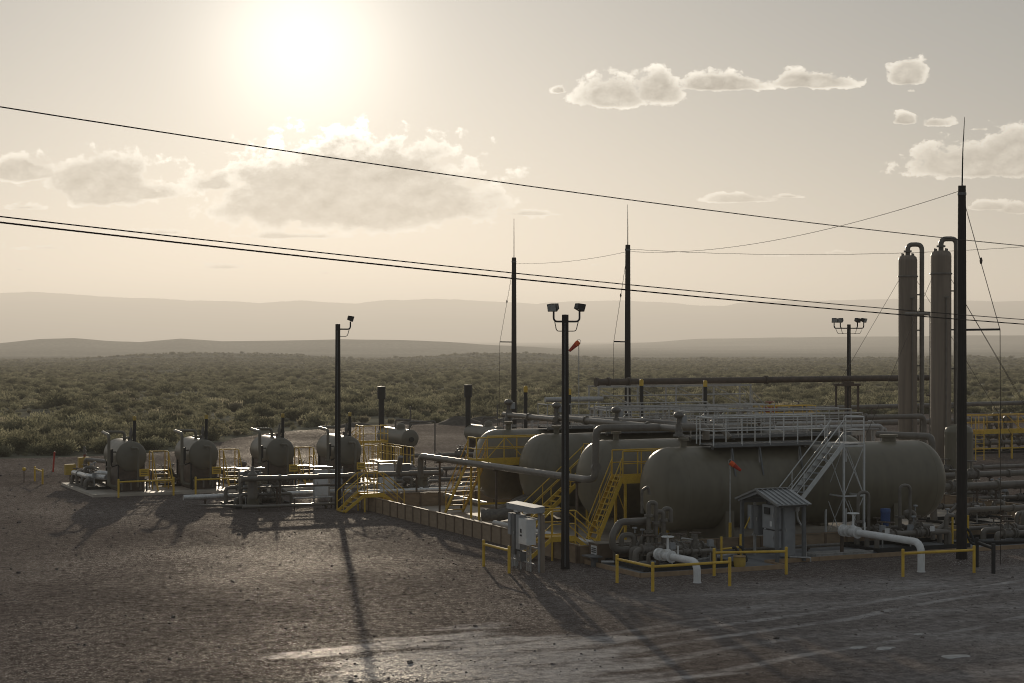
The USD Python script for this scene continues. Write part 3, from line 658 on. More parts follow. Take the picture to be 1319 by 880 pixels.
panel_wall('containment_wall', 'long brown panel wall running from the left stile to the cabinet rack', (0, 23.5), (0, 0), out=1)
panel_wall('containment_wall', 'shaded brown panel wall crossing behind the left stile at the far end of the containment', (0.06, 23.5), (26, 23.5))
panel_wall('containment_wall', 'low brown panel wall in front of the large tanks behind the roofed control station', (0.06, -.03), (25.94, -.03), h=.62)
panel_wall('containment_wall', 'brown panel wall with a sunlit top edge at right behind the tallest mast', (26, 0.06), (26, 23.4))


def kerb(label, pts):
    t = Thing('timber_kerb', label, 'kerb', (*pts[0], 0))
    for a, b in zip(pts[:-1], pts[1:]):
        L = math.dist(a, b); n = max(1, round(L / 2.4)); a3, b3 = np.array([*a, .055]), np.array([*b, .055])
        for k in range(n): t.part('board', MB().bar(a3 + (b3 - a3) * (k / n) + (b3 - a3) / L * .006, a3 + (b3 - a3) * ((k + 1) / n) - (b3 - a3) / L * .006, .08, .2), 'kerb_board')


kerb('brown timber kerb round the slab with the dark valve manifold', [(.25, -.2), (.25, -4.5), (6.2, -4.5), (6.27, -3.1)])
kerb('brown timber kerb edging the slab under the roofed control station', [(6.32, -3.05), (30, -3.05)])


# ------------------------------------------------------------------ large storage tanks
def storage_tank(label, x, y, L=14.44, R=1.675, zc=2.33, risers=(1.6,)):
    t = Thing('storage_tank', label, 'tank', (x, y, 0), group='large tanks in the containment'); hd = 1.0
    t.part('shell', MB().lathe([(R, hd), (R, L * .34), (R, L * .67), (R, L - hd)], (x, y, zc), 'x', 64), 'tank_paint')
    th = np.linspace(0, np.pi / 2, 14)
    pr = [(max(R * math.sin(q) ** .9, 1e-3), hd * (1 - math.cos(q) ** .9)) for q in th]
    t.part('head', MB().lathe(pr, (x, y, zc), 'x', 64), 'tank_paint')
    t.part('head', MB().lathe([(r, L - z) for r, z in pr[::-1]], (x, y, zc), 'x', 64), 'tank_paint')
    for q in (hd, L * .34, L * .67, L - hd): t.part('weld_seam', MB().lathe([(R - .004, q - .03), (R + .012, q), (R - .004, q + .03)], (x, y, zc), 'x', 64), 'tank_paint')
    for q in (2.9, L - 2.9):
        m = MB(); a = np.linspace(-1.05, 1.05, 13)
        for s0, s1 in zip(a[:-1], a[1:]):
            for xx in (x + q - .2, x + q + .2): pass
            y0, y1 = y + R * math.sin(s0), y + R * math.sin(s1); z0, z1 = zc - R * math.cos(s0) - .002, zc - R * math.cos(s1) - .002
            m.box8([(x + q - .2, y0, 0), (x + q + .2, y0, 0), (x + q + .2, y1, 0), (x + q - .2, y1, 0), (x + q - .2, y0, z0), (x + q + .2, y0, z0), (x + q + .2, y1, z1), (x + q - .2, y1, z1)])
        t.part('saddle', m, 'tank_paint')
    for q in risers:
        z = zc + R; k = t.part('nozzle', MB().tube((x + q, y, z - .08), (x + q, y, z + .3), .13, 14), 'tank_paint'); flange(t, (x + q, y, z + .3), 'z', .22, 'tank_paint', .1, k)
    k = t.part('manway', MB().lathe([(.3, 0), (.3, .22), (.3, .22), (.38, .22), (.38, .22), (.38, .32), (.38, .32), (1e-3, .34)], (x + L - 2.3, y, zc + R - .05), 'z', 20), 'tank_paint')
    t.part('drain_nozzle', MB().pipe([(x + 1.9, y, zc - R + .1), (x + 1.9, y, .35), (x + 1.9, y - .9, .35)], .11, 10), 'tank_paint')
    return t


storage_tank('nearest large horizontal tank behind the roofed control station and the small windsock', 4.82, 3.24, L=13.95)
storage_tank('second large horizontal tank behind the nearest one, with a yellow ladder stair between them', 4.66, 8.75, L=14.2)
storage_tank('third large horizontal tank with its domed end behind the front floodlight pole', 4.5, 14.3, L=14.2)
storage_tank('farthest large horizontal tank behind the yellow railed platform with the sloping stair', 4.15, 18.85, L=14.2)


# grey walkways on the tank tops
def walkway(label, x0, x1, y, R=1.675, zc=2.33, near=1, far=1, brackets=(), rm='galvanised'):
    z = zc + R + .12; t = Thing('tank_walkway', label, 'walkway', (x0, y, z)); y0, y1 = y - 1.3, y - .25
    m = MB().box(x0, x1, y0, y1, z - .03, z)
    for k in range(int((x1 - x0) / .22)): m.box(x0 + .1 + k * .22, x0 + .13 + k * .22, y0 + .012, y1 - .012, z + .002, z + .022)
    t.part('grating', m, 'dark_grey_paint')
    for yy in (y0, y1): t.part('edge_channel', MB().box(x0, x1, yy - .02, yy + .02, z - .1, z + .03), 'dark_grey_paint')
    add_rail(t, [(x0, y1, z), (x0, y0, z), (x1, y0, z)], rm, 1.07, 1.25, r=.026)
    if far: add_rail(t, [(x0 + .3, y + .55, z), (x1 + .6, y + .55, z)], rm, 1.05, 1.25, r=.026)
    for xx in brackets:
        t.part('knee_brace', MB().bar((xx, y0, z - .16), (xx, y - math.sqrt(R * R - .55 ** 2) + .0, zc + .55), .06, .06), 'dark_grey_paint')
        t.part('knee_brace', MB().bar((xx, y0 + .02, z - .16), (xx, y0 + .02, z - .85), .05, .05), 'galvanised')
    for xx in np.arange(x0 + .4, x1, 2.2): t.part('saddle_strut', MB().box(xx - .04, xx + .04, y - .6, y - .5, zc + R - .2, z - .03), 'grey_paint')
    return t, z


w, zw = walkway('grey railed walkway along the top of the nearest large tank', 7.05, 12.33, 3.24, brackets=(7.9, 9.2, 11.1), rm='pale_metal')
walkway('grey railed walkway on the second large tank behind the nearest walkway', 9.2, 17.5, 8.75)
walkway('grey railed walkway on the third large tank, partly hidden by nearer railings', 8.0, 17.0, 14.3)
walkway('grey railed walkway on the farthest large tank', 7.2, 16.0, 18.85, far=0)

t = Thing('stair_tower', 'grey steel stair and braced landing tower against the nearest large tank', 'stair tower', (12.35, 1.3, 0))
x0, x1, y0, y1 = 12.35, 13.33, .62, 1.9
t.part('landing', MB().box(x0, x1, y0, y1, zw - .04, zw), 'grey_paint')
for a, b in ((x0, y0), (x1, y0), (x1, y1), (x0, y1)): t.part('leg', MB().box(a - .035, a + .035, b - .035, b + .035, 0, zw - .04), 'pale_metal')
for za, zb in ((.1, 2.0), (2.0, zw - .1)):
    for a, b in (((x0, y0), (x1, y0)), ((x1, y0), (x1, y1)), ((x0, y0), (x0, y1))):
        t.part('brace', MB().tube((*a, za), (*b, zb), .018, 5), 'pale_metal'); t.part('brace', MB().tube((*b, za), (*a, zb), .018, 5), 'pale_metal')
        t.part('girt', MB().bar((*a, zb), (*b, zb), .05, .06), 'pale_metal')
add_rail(t, [(x0 + .98, y0, zw), (x0 + .98, y1, zw)], 'pale_metal', 1.07, 1.3); add_rail(t, [(x0, y0, zw), (x1 - .02, y0, zw)], 'pale_metal', 1.07, 1.0)
add_stairs(t, (8.55, 1.05, .05), (12.33, 1.05, zw - .02), (0, 1, 0), .86, 'pale_metal', 16, tread_mtl='grey_paint')


# ------------------------------------------------------------------ yellow stairs, stiles and guard rails
t = Thing('access_platform', 'yellow railed platform with a sloping stair at the end of the farthest large tank', 'platform', (3.9, 16.0, 0)); zp = 2.72
t.part('deck', MB().box(2.85, 8.4, 16.0, 17.05, zp - .04, zp), 'dull_yellow')
for yy in (16.0, 17.05): t.part('edge_beam', MB().box(2.85, 8.4, yy - .03, yy + .03, zp - .22, zp + .05), 'yellow_paint')
for xx in (3.0, 5.7, 8.2):
    for yy in (16.06, 16.98): t.part('leg', MB().box(xx - .04, xx + .04, yy - .04, yy + .04, .01, zp - .1), 'yellow_paint')
t.part('girt', MB().bar((3.0, 16.06, .75), (8.2, 16.06, .75), .06, .09), 'yellow_paint')
for a, b in ((5.7, 6.6), (8.2, 7.2)): t.part('brace', MB().tube((a, 16.06, 1.0), (b, 16.06, 1.0 if 0 else .05), .03, 6), 'yellow_paint')
add_rail(t, [(2.85, 17.0, zp), (2.85, 16.0, zp), (8.4, 16.0, zp)], 'yellow_paint', 1.07, 1.35, toe=True, r=.03, diag=False)
for a in (4.3, 6.9):
    for s in (-1, 1): t.part('brace', MB().tube((a, 16.0, zp + 1.05), (a + s * 1.0, 16.0, zp), .024, 5), 'yellow_paint')
add_rail(t, [(3.85, 17.05, zp), (8.4, 17.05, zp)], 'yellow_paint', 1.07, 1.5, r=.026)
add_stairs(t, (3.35, 19.9, .02), (3.35, 17.08, zp - .02), (1, 0, 0), .9, 'yellow_paint', 11, posts=4)

t = Thing('access_platform', 'yellow railed platform with a steep ladder stair between the two nearest large tanks', 'platform', (4.9, 5.9, 0)); zp = 2.66
t.part('deck', MB().box(4.86, 9.0, 5.5, 6.45, zp - .04, zp), 'dull_yellow')
for yy in (5.5, 6.45): t.part('edge_beam', MB().box(4.86, 9.0, yy - .03, yy + .03, zp - .26, zp + .05), 'yellow_paint')
for xx in (5.0, 7.0, 8.9):
    for yy in (5.55, 6.4): t.part('leg', MB().box(xx - .045, xx + .045, yy - .045, yy + .045, .01, zp - .1), 'yellow_paint')
t.part('girt', MB().bar((5.0, 5.55, .75), (8.9, 5.55, .75), .06, .09), 'yellow_paint')
t.part('brace', MB().tube((5.0, 5.55, .8), (4.55, 5.55, .05), .025, 6), 'yellow_paint'); t.part('brace', MB().tube((5.0, 6.4, 2.2), (5.0, 5.55, 1.2), .025, 6), 'yellow_paint')
add_rail(t, [(4.86, 5.5, zp), (9.0, 5.5, zp)], 'yellow_paint', 1.07, .75, toe=True, r=.03)
add_rail(t, [(4.86, 6.45, zp), (9.0, 6.45, zp)], 'yellow_paint', 1.07, 1.3, r=.026)
add_stairs(t, (3.65, 5.95, .02), (4.84, 5.95, zp - .02), (0, 1, 0), .84, 'yellow_paint', 11, posts=3, rail_h=.8)

t = Thing('access_stair', 'long yellow stair rising to the right behind the front floodlight pole', 'stair', (3.4, 11.5, 0)); zp = 2.6
add_stairs(t, (3.2, 11.5, .02), (6.3, 11.5, zp - .02), (0, 1, 0), .86, 'yellow_paint', 12, posts=4, rail_h=1.0)
t.part('deck', MB().box(6.3, 9.2, 11.05, 11.95, zp - .05, zp), 'dull_yellow')
add_rail(t, [(6.3, 11.05, zp), (9.2, 11.05, zp)], 'yellow_paint', 1.05, 1.1, r=.028); add_rail(t, [(6.3, 11.95, zp), (9.2, 11.95, zp)], 'yellow_paint', 1.05, 1.4, r=.026)
for xx in (6.45, 9.05):
    for yy in (11.1, 11.9): t.part('leg', MB().box(xx - .04, xx + .04, yy - .04, yy + .04, .01, zp - .05), 'yellow_paint')


def stile(label, y):
    t = Thing('wall_stile', label, 'stile', (0, y, 0), group='yellow stiles over the containment wall'); zs_, w = .86, .95
    t.part('deck', MB().box(-.5, .5, y - w / 2, y + w / 2, zs_ - .04, zs_), 'yellow_paint')
    for s in (-1, 1):
        yy = y + s * w / 2; u = 1.0
        t.part('edge_beam', MB().box(-.5, .5, yy - .025, yy + .025, zs_ - .16, zs_ + .04), 'yellow_paint')
        t.part('handrail', MB().pipe([(-1.55, yy, .05), (-1.55, yy, u), (-.5, yy, zs_ + u), (.5, yy, zs_ + u), (1.55, yy, u), (1.55, yy, .05)], .026, 7, .06), 'yellow_paint')
        t.part('middle_rail', MB().pipe([(-1.5, yy, u * .5), (-.5, yy, zs_ + u * .5), (.5, yy, zs_ + u * .5), (1.5, yy, u * .5)], .02, 6, .05), 'yellow_paint')
        for xx in (-.5, 0, .5): t.part('rail_post', MB().tube((xx, yy, zs_ - .1), (xx, yy, zs_ + u), .024, 6), 'yellow_paint')
        for xx in (-.48, .48): t.part('leg', MB().box(xx - .03, xx + .03, yy - .03, yy + .03, 0, zs_ - .16), 'yellow_paint')
        for e in (-1, 1): t.part('stringer', MB().bar((e * 1.5, yy, .05), (e * .5, yy, zs_ - .05), .04, .14), 'yellow_paint')
    for e in (-1, 1):
        for k in range(4): x = e * (.5 + .22 + k * .24); z = zs_ - .2 - k * .2; t.part('tread', MB().box(x - .12, x + .12, y - w / 2 + .03, y + w / 2 - .03, z - .03, z), 'dull_yellow')
    return t


stile('yellow stepped stile over the wall beside the left floodlight pole', 22.3)
stile('yellow stepped stile over the wall behind the electrical cabinet rack', 1.6)


def guard_rail(label, pts, mtl='yellow_paint', h=.95, r=.055, group='low guard rails on the gravel'):
    t = Thing('guard_rail', label, 'guard rail', (*pts[0], 0), group=group)
    for p in pts: t.part('post', MB().tube((*p, -.1), (*p, h), r, 12).lathe([(r, 0), (r * .8, .025), (1e-3, .035)], (*p, h), 'z', 12), mtl)
    for a, b in zip(pts[:-1], pts[1:]): t.part('rail', MB().tube((*a, h * .86), (*b, h * .86), r * .85, 10), mtl)


guard_rail('yellow pipe guard rail with a corner post in front of the valve manifold', [(-1.12, -5.34), (-1.02, -7.68), (1.99, -7.61)])
guard_rail('yellow pipe guard rail in front of the roofed control station', [(2.85, -5.15), (5.4, -5.85)])
guard_rail('yellow pipe guard rail beside the white riser pipe at the right', [(8.79, -8.09), (11.75, -8.28)])
guard_rail('short yellow guard rail beside the electrical cabinet rack', [(-3.5, .65), (-3.45, -1.5)])
guard_rail('yellow guard rail in front of the leftmost horizontal vessel', [(-9.52, 34.6), (-6.55, 34.8)])
guard_rail('yellow guard rail in front of the second vessel from the left', [(-5.46, 34.4), (-2.7, 34.5)])
guard_rail('tiny yellow guard rail standing alone on the gravel at far left', [(-11.6, 47.4), (-11.58, 45.0)], h=.85)
guard_rail('black pipe guard rail at the right edge beside the tallest pole', [(12.24, -8.74), (12.9, -7.0), (17.5, -8.2)], 'black_steel', h=1.05, r=.075)
t = Thing('marker_post', 'leaning red marker post on the gravel at far left', 'marker post', (-9.3, 54.3, 0)); t.part('post', MB().tube((-9.3, 54.3, -.1), (-9.22, 54.2, 1.2), .055, 10), 'red_paint'); t.part('cap', MB().lathe([(.065, 0), (.065, .06), (1e-3, .08)], (-9.22, 54.2, 1.18), 'z', 10), 'red_paint')
t = Thing('marker_stub', 'little yellow capped stub on the gravel left of the tiny guard rail', 'marker', (-12.3, 47.0, 0)); t.part('stub', MB().tube((-12.35, 46.6, -.1), (-12.35, 46.6, .75), .03, 8), 'brown_steel'); t.part('cap', MB().ball((-12.35, 46.6, .78), .12, 10), 'yellow_paint')


# ------------------------------------------------------------------ poles
def wood_pole(t, x, y, h, r0, r1): return t.part('pole', MB().lathe([(r0 * 1.15, -.1), (r0, .5), (r0 * .97, h * .3), ((r0 + r1) / 2, h * .6), (r1, h), (r1, h), (1e-3, h + .01)], (x, y, 0), 'z', 14), 'pole_wood')


def floodlight(t, p, side, aim):
    """a box lamp on a bent arm; side: unit vector from the pole, aim: yaw in degrees"""
    p = np.asarray(p, float); s = np.asarray(side, float); e = p + s
    t.part('arm', MB().pipe([p + [0, 0, -.25], p + s + [0, 0, -.25], e + [0, 0, .12]], .035, 8, .15), 'black_steel')
    t.part('stay', MB().pipe([p + [0, 0, -.6], p + s * .75 + [0, 0, -.6], e * 1.0 + [0, 0, -.05]], .018, 6, .1), 'black_steel')
    a = math.radians(aim); dx, dy = np.array([math.cos(a), math.sin(a), -.3]), np.array([-math.sin(a), math.cos(a), 0]); dx /= np.linalg.norm(dx); dz = np.cross(dx, dy)
    c = e + [0, 0, .28]
    corners = lambda l, w, h_: [c + dx * l - dy * w - dz * h_, c + dx * l + dy * w - dz * h_, c + dx * l + dy * w + dz * h_, c + dx * l - dy * w + dz * h_]
    b = t.part('lamp_housing', MB().box8(corners(-.14, .14, .1)[::-1] + corners(.14, .19, .14)[::-1]), 'black_steel')
    t.part('lens', MB().box8(corners(.142, .165, .115)[::-1] + corners(.155, .165, .115)[::-1]), 'lamp_glass', b)


def light_pole(label, x, y, h, lamps):
    t = Thing('floodlight_pole', label, 'floodlight pole', (x, y, 0), group='floodlight poles'); wood_pole(t, x, y, h, .15, .12)
    for s, aim in lamps: floodlight(t, (x, y, h), s, aim)
    t.part('conduit', MB().tube((x - .08, y - .15, .1), (x - .08, y - .14, h - .3), .018, 6), 'dark_grey_paint')


cx, cy = .91, -.4147
light_pole('dark floodlight pole with a single lamp at left beside the yellow stile', -1.01, 24.23, 9.05, [((cx * .62, cy * .62, 0), -15)])
light_pole('dark floodlight pole with two lamps standing in front of the large tanks', -1.09, -1.24, 9.25, [((-cx * .42, -cy * .42, 0), 215), ((cx * .52, cy * .52, 0), 0)])
light_pole('distant floodlight pole with four lamps left of the two tall columns', 38.1, 37.1, 9.2, [((cx * .55, cy * .55, 0), 0), ((-cx * .55, -cy * .55, 0), 205), ((cx * .95, cy * .95, 0), -60), ((-cx * .95, -cy * .95, 0), 250)])


def mast(label, x, y, h, rod, gx, gz, r0=.2, r1=.15, lean=0.0, glo=0.0):
    t = Thing('lightning_mast', label, 'mast', (x, y, 0), group='tall guyed masts'); wood_pole(t, x, y, h, r0, r1)
    g = np.array([cx, cy, 0]) * gx
    t.part('lightning_rod', MB().sweep([(x, y, h - .4), (x + lean * .3, y, h + rod * .5), (x + lean, y, h + rod)], [.03, .022, .012], 6), 'black_steel')
    p = np.array([x, y, 0.])
    t.part('guy_strut', MB().tube(p + [0, 0, gz], p + g + [0, 0, gz + .02], .04, 8), 'black_steel')
    t.part('guy_wire', MB().sweep([p + [0, 0, h - .3], p + g * .55 + [0, 0, gz + (h - .3 - gz) * .45 - .03], p + g + [0, 0, gz]], .014, 5), 'wire')
    t.part('guy_wire', MB().tube(p + g + [0, 0, gz], p + g * 1.02 + [0, 0, glo], .014, 5), 'wire')
    t.part('strain_insulator', MB().lathe([(.03, -.12), (.06, 0), (.03, .12)], p + g * .5 + [0, 0, gz + (h - gz) * .48], 'z', 8), 'brown_steel')
    t.part('pole_band', MB().lathe([(r1 + .02, -.05), (r1 + .02, .05)], (x, y, h - .3), 'z', 14), 'dark_grey_paint')


mast('tallest black mast with a long lightning rod at right in front of the columns', 12.9, -6.13, 14.05, 2.55, 1.42, 8.7, .2, .145, .12)
mast('slim dark guyed mast behind the farthest large tank, left of the other distant mast', 23.25, 56.5, 14.0, 2.75, -1.0, 8.02)
mast('slim dark guyed mast rising behind the grey truss, right of the other distant mast', 22.07, 37.27, 14.0, 2.45, -.85, 8.1)
t = Thing('earth_mound', 'little cone of dark earth heaped round the foot of the tallest mast', 'mound', (12.9, -6.13, 0)); t.part('cone', MB().lathe([(.62, -.02), (.4, .06), (.26, .17), (.2, .2)], (12.9, -6.13, 0), 'z', 18), 'gravel')


# ------------------------------------------------------------------ overhead wires
def line(name, label, cat, a, b, sag, r, group=None, end=0.0):
    a, b = np.asarray(a, float), np.asarray(b, float); q = np.linspace(-end, 1 + end, 41)[:, None]
    p = a + (b - a) * q; p[:, 2] -= (4 * sag * q * (1 - q))[:, 0]; t = Thing(name, label, cat, (a[0], a[1], 0), group=group); t.part('cable', MB().sweep(p, r, 5), 'wire'); return t


def at(px, py, D): return CAM + np.array([*(FWD * D + RGT * (px - 659.5) * D / 2350), (432 - py) * D / 2350])


line('power_line', 'highest overhead power line sloping down from upper left to right edge', 'power line', [-32.5, -35.5, 12.29], [20.4, -16.0, 10.82], .55, .0105, 'overhead power lines', .4)
line('power_line', 'upper cable of the close pair of overhead lines crossing in front of the masts', 'power line', [-32.5, -35.5, 10.68], [20.4, -16.0, 8.45], .36, .0105, 'overhead power lines', .4)
line('power_line', 'lower thicker cable of the close pair of overhead lines crossing in front of the masts', 'power line', [-32.6, -35.6, 10.61], [20.3, -16.1, 8.33], .38, .014, 'overhead power lines', .4)
line('shield_wire', 'thin wire strung from the tallest mast to the middle distant mast', 'wire', [12.8, -6.1, 13.85], [22.07, 37.27, 13.6], .75, .011)
line('shield_wire', 'thin wire strung between the two distant masts', 'wire', [22.07, 37.27, 13.6], [23.25, 56.5, 13.6], .25, .011)
line('shield_wire', 'thin sagging wire from the middle distant mast passing behind the columns to the right', 'wire', [22.07, 37.27, 13.75], [47, 6, 14.9], 1.1, .012)


# ------------------------------------------------------------------ columns
def column(label, x, y, h, R, gl):
    t = Thing('process_column', label, 'column', (x, y, 0), group='pair of tall process columns')
    t.part('shell', MB().lathe([(R, .5), (R, h * .35), (R, h * .7), (R, h - .3)], (x, y, 0), 'z', 40), 'tower_paint')
    t.part('head', MB().lathe([(R, h - .3), (R * .93, h - .13), (R * .7, h - .03), (1e-3, h)], (x, y, 0), 'z', 40), 'tower_paint')
    t.part('skirt', MB().lathe([(R * 1.12, 0), (R * 1.02, .5)], (x, y, 0), 'z', 40), 'tower_paint')
    for z in (h * .35, h * .7): t.part('weld_seam', MB().lathe([(R - .01, z - .03), (R + .012, z), (R - .01, z + .03)], (x, y, 0), 'z', 40), 'tower_paint')
    d = np.array([cx, cy, 0]); px = x + d[0] * (R + .28); py = y + d[1] * (R + .28)
    k = t.part('overhead_pipe', MB().pipe([(x, y, h - .05), (x, y, h + .62), (px, py, h + .62), (px, py, 1.0)], .14, 12, .3), 'pipe_paint')
    flange(t, (x, y, h + .22), 'z', .24, 'pipe_paint', .1, k)
    for z in np.arange(2.5, h - .6, 2.1):
        t.part('pipe_clip', MB().bar((x + d[0] * R * .95, y + d[1] * R * .95, z), (px, py, z), .05, .08), 'pipe_paint')
    t.part('instrument_tube', MB().tube((x - .12, y - R - .05, 2), (x - .12, y - R - .05, h - 2.6), .035, 6), 'pipe_paint')
    t.part('nozzle', MB().tube((x - .12, y - R + .05, h - 2.55), (x - .12, y - R - .2, h - 2.55), .07, 8), 'pipe_paint')
    for a in (0, 1.57, 3.14, 4.71): t.part('lifting_lug', MB().box(x + R * .75 * math.cos(a) - .03, x + R * .75 * math.cos(a) + .03, y + R * .75 * math.sin(a) - .03, y + R * .75 * math.sin(a) + .03, h - .1, h + .1), 'pipe_paint')
    t.part('stiffening_ring', MB().lathe([(R, h - 1.32), (R + .05, h - 1.3), (R + .05, h - 1.24), (R, h - 1.22)], (x, y, 0), 'z', 40), 'pipe_paint')
    for gx_, gy_ in gl: t.part('guy_wire', MB().tube((x + .9 * R * np.sign(gx_ - x), y, h - 1.3), (gx_, gy_, 0), 0.012, 5), 'wire')
    return t


column('left one of the two tall brown columns with a hooked pipe on top', 35.7, 27.7, 13.25, .55, [(29.5, 31.5), (42, 23.5)])
column('right one of the two tall brown columns, close beside the tallest mast', 31.7, 19.4, 13.1, .55, [(27.5, 22.5), (37.5, 15.4), (43, 22)])
t = Thing('drop_pipe', 'brown pipe bending down between the two tall columns', 'pipe', (34.5, 22.4, 0)); t.part('pipe', MB().pipe([(35.0, 26.9, 9.75), (34.9, 24.4, 9.75), (34.9, 24.4, .4)], .12, 10, .3), 'pipe_paint')
t.part('clamp', MB().box(34.7, 35.1, 24.2, 24.6, 5.0, 5.12), 'brown_steel')


# ------------------------------------------------------------------ pipe runs
def run(label, pts, r, supports=(), flanges=(), mtl='pipe_paint', name='pipe_run', group=None, axis='x', cat='pipe', post='brown_steel'):
    t = Thing(name, label, cat, (pts[0][0], pts[0][1], 0), group=group)
    t.part('pipe', MB().pipe(pts, r, 14, 2.2 * r), mtl)
    for p in supports: sup(t, p[0], p[1], p[2] - r - .04, post, .08, .34, 'y' if axis == 'x' else 'x')
    for p in flanges: flange(t, p, axis, r * 1.45, mtl, .12)
    return t


run('long tan pipe on thin posts passing the ends of the large tanks', [(2.55, 22.2, 1.55), (2.55, 22.2, 2.6), (3.35, 5.7, 2.6), (3.5, 5.35, 2.7), (3.52, 5.3, 4.72), (8.1, 4.3, 4.72), (8.1, 4.3, 4.2)], .15,
    [(2.66, 20.0, 2.6), (2.95, 14.0, 2.6), (3.3, 6.6, 2.6)], [(3.52, 5.3, 3.1)], axis='y')
t = run('dark header pipe on posts across the front of the left skids', [(-5.6, 25.4, 1.5), (5.0, 25.4, 1.5)], .13, [(-3.6, 25.4, 1.5), (-.3, 25.4, 1.5), (3.6, 25.4, 1.5)], [(4.95, 25.4, 1.5), (-5.55, 25.4, 1.5), (2.7, 25.4, 1.5)])
t.part('branch', MB().tube((2.6, 25.4, 1.5), (2.6, 25.0, 2.4), .14, 12), 'pipe_paint')
run('thin pipe slung under the dark header pipe', [(-5.4, 25.9, 1.02), (1.5, 25.9, 1.02)], .055, [(-3.6, 25.9, 1.02), (-.3, 25.9, 1.02)])
run('bright ground pipe behind the dark header catching the sun', [(-7.6, 28.6, .42), (1.2, 28.6, .42)], .13, [(-6.5, 28.6, .42), (-2.5, 28.6, .42)], [(-3.9, 28.6, .42), (.4, 28.6, .42)], mtl='bright_jacket')
run('second low pipe behind the left stile, gleaming where the sun strikes it', [(.9, 26.8, .5), (8.5, 26.8, .5), (8.5, 26.8, .1)], .12, [(2.5, 26.8, .5), (6.2, 26.8, .5)], [(4.4, 26.8, .5)], mtl='bright_jacket')
run('pair of low pipes along the ground left of the floodlight pole, front one', [(-5.8, 24.3, .24), (.2, 24.3, .24)], .07, [(-5, 24.3, .24), (-1.6, 24.3, .24)])
run('thin pipe on the ground leading to the short bench rack', [(-7.3, 26.6, .2), (-4.2, 24.6, .2)], .06)
run('grey pipe inside the containment bending up to the third large tank', [(4.2, 22.9, .5), (4.2, 15.9, .5), (4.7, 15.2, 1.0), (5.9, 15.0, 1.25)], .17, [(4.2, 21, .5), (4.2, 17.2, .5)], axis='y')
run('fat dark elbow pipe under the third large tank', [(2.3, 14.2, .42), (3.4, 13.8, .45), (4.4, 14.1, .95), (5.6, 14.3, 1.0)], .28, mtl='valve_paint')
run('long silver pipe low across the containment floor behind the front pole', [(1.0, 9.8, .55), (1.5, 2.2, .5), (1.5, .7, .5)], .12, [(1.1, 7.6, .55), (1.4, 3.0, .5)], mtl='galvanised', axis='y')
run('thin silver pipe in front of the long low one behind the front pole', [(.55, 8.2, .3), (.9, 1.2, .3), (2.6, .6, .3)], .07, mtl='galvanised')
run('fat tan pipe running along the containment wall inside, past the roofed control station', [(4.2, .75, .42), (19, .75, .42)], .16, [(7, .75, .42), (12, .75, .42), (17, .75, .42)], [(9.5, .75, .42), (14, .75, .42)], mtl='valve_paint')
run('header pipe over the ends of the two nearer tanks with domed valves', [(6.2, 3.24, 4.72), (6.2, 14.4, 4.72)], .14, (), [(6.2, 5.8, 4.72), (6.2, 11.5, 4.72)], axis='y')
run('header pipe over the ends of the two farther tanks', [(5.75, 13.7, 4.68), (5.75, 19.4, 4.68)], .13, (), [(5.75, 16.5, 4.68)], axis='y')
run('upper light pipe crossing behind the header over the second tank', [(7.4, 16.0, 4.62), (7.9, 9.4, 4.75), (9.4, 5.2, 4.6), (9.6, 4.9, 4.2)], .12, axis='y')
for lab, x, y, zt in (('domed control valve standing on the end of the nearest large tank', 6.2, 3.24, 4.43), ('domed control valve standing on the end of the second large tank', 6.26, 8.75, 4.43), ('domed control valve standing on the end of the third large tank', 6.1, 14.3, 4.43), ('domed control valve standing on the end of the farthest large tank', 5.75, 18.85, 4.43)):
    t = Thing('control_valve', lab, 'valve', (x, y, zt), group='control valves on the tank ends'); t.part('body', MB().lathe([(.22, 0), (.22, .08), (.15, .12), (.17, .25), (.13, .34), (.13, .5)], (x, y, zt), 'z', 14), 'valve_paint'); add_actuator(t, (x, y, zt + .42), .2)
    t.part('positioner', MB().box(x + .1, x + .3, y - .12, y + .1, zt + .55, zt + .85), 'grey_paint')


# ------------------------------------------------------------------ front equipment
t = Thing('cabinet_rack', 'steel rack with a grey hood, white and grey electrical boxes, beside the front floodlight pole', 'electrical rack', (-2.3, -.9, 0)); X0 = -2.35
for y in (-1.75, .35): t.part('post', MB().box(X0 - .05, X0 + .07, y - .07, y + .07, -.1, 2.2), 'grey_paint')
t.part('back_post', MB().box(X0 - .02, X0 + .1, -1.95, -1.72, -.1, 2.1), 'tower_paint')
t.part('hood', MB().box8([(X0 - .3, -1.9, 2.12), (X0 + .12, -1.9, 2.16), (X0 + .12, .5, 2.16), (X0 - .3, .5, 2.12), (X0 - .3, -1.9, 2.33), (X0 + .12, -1.9, 2.38), (X0 + .12, .5, 2.38), (X0 - .3, .5, 2.33)]), 'grey_paint')
for z in (.85, 1.35, 1.9): t.part('strut_channel', MB().box(X0 - .1, X0 - .052, -1.7, .3, z - .03, z + .03), 'galvanised')
b = t.part('white_enclosure', MB().box(X0 - .46, X0 - .102, -1.62, -.92, .98, 1.9), 'white_paint'); t.part('door_seam', MB().box(X0 - .468, X0 - .461, -1.58, -.96, 1.02, 1.86), 'white_paint', b)
t.part('display', MB().box(X0 - .478, X0 - .47, -1.2, -1.08, 1.38, 1.52), 'print_dark', b); t.part('nameplate', MB().box(X0 - .478, X0 - .47, -1.22, -1.06, 1.26, 1.32), 'print_dark', b)
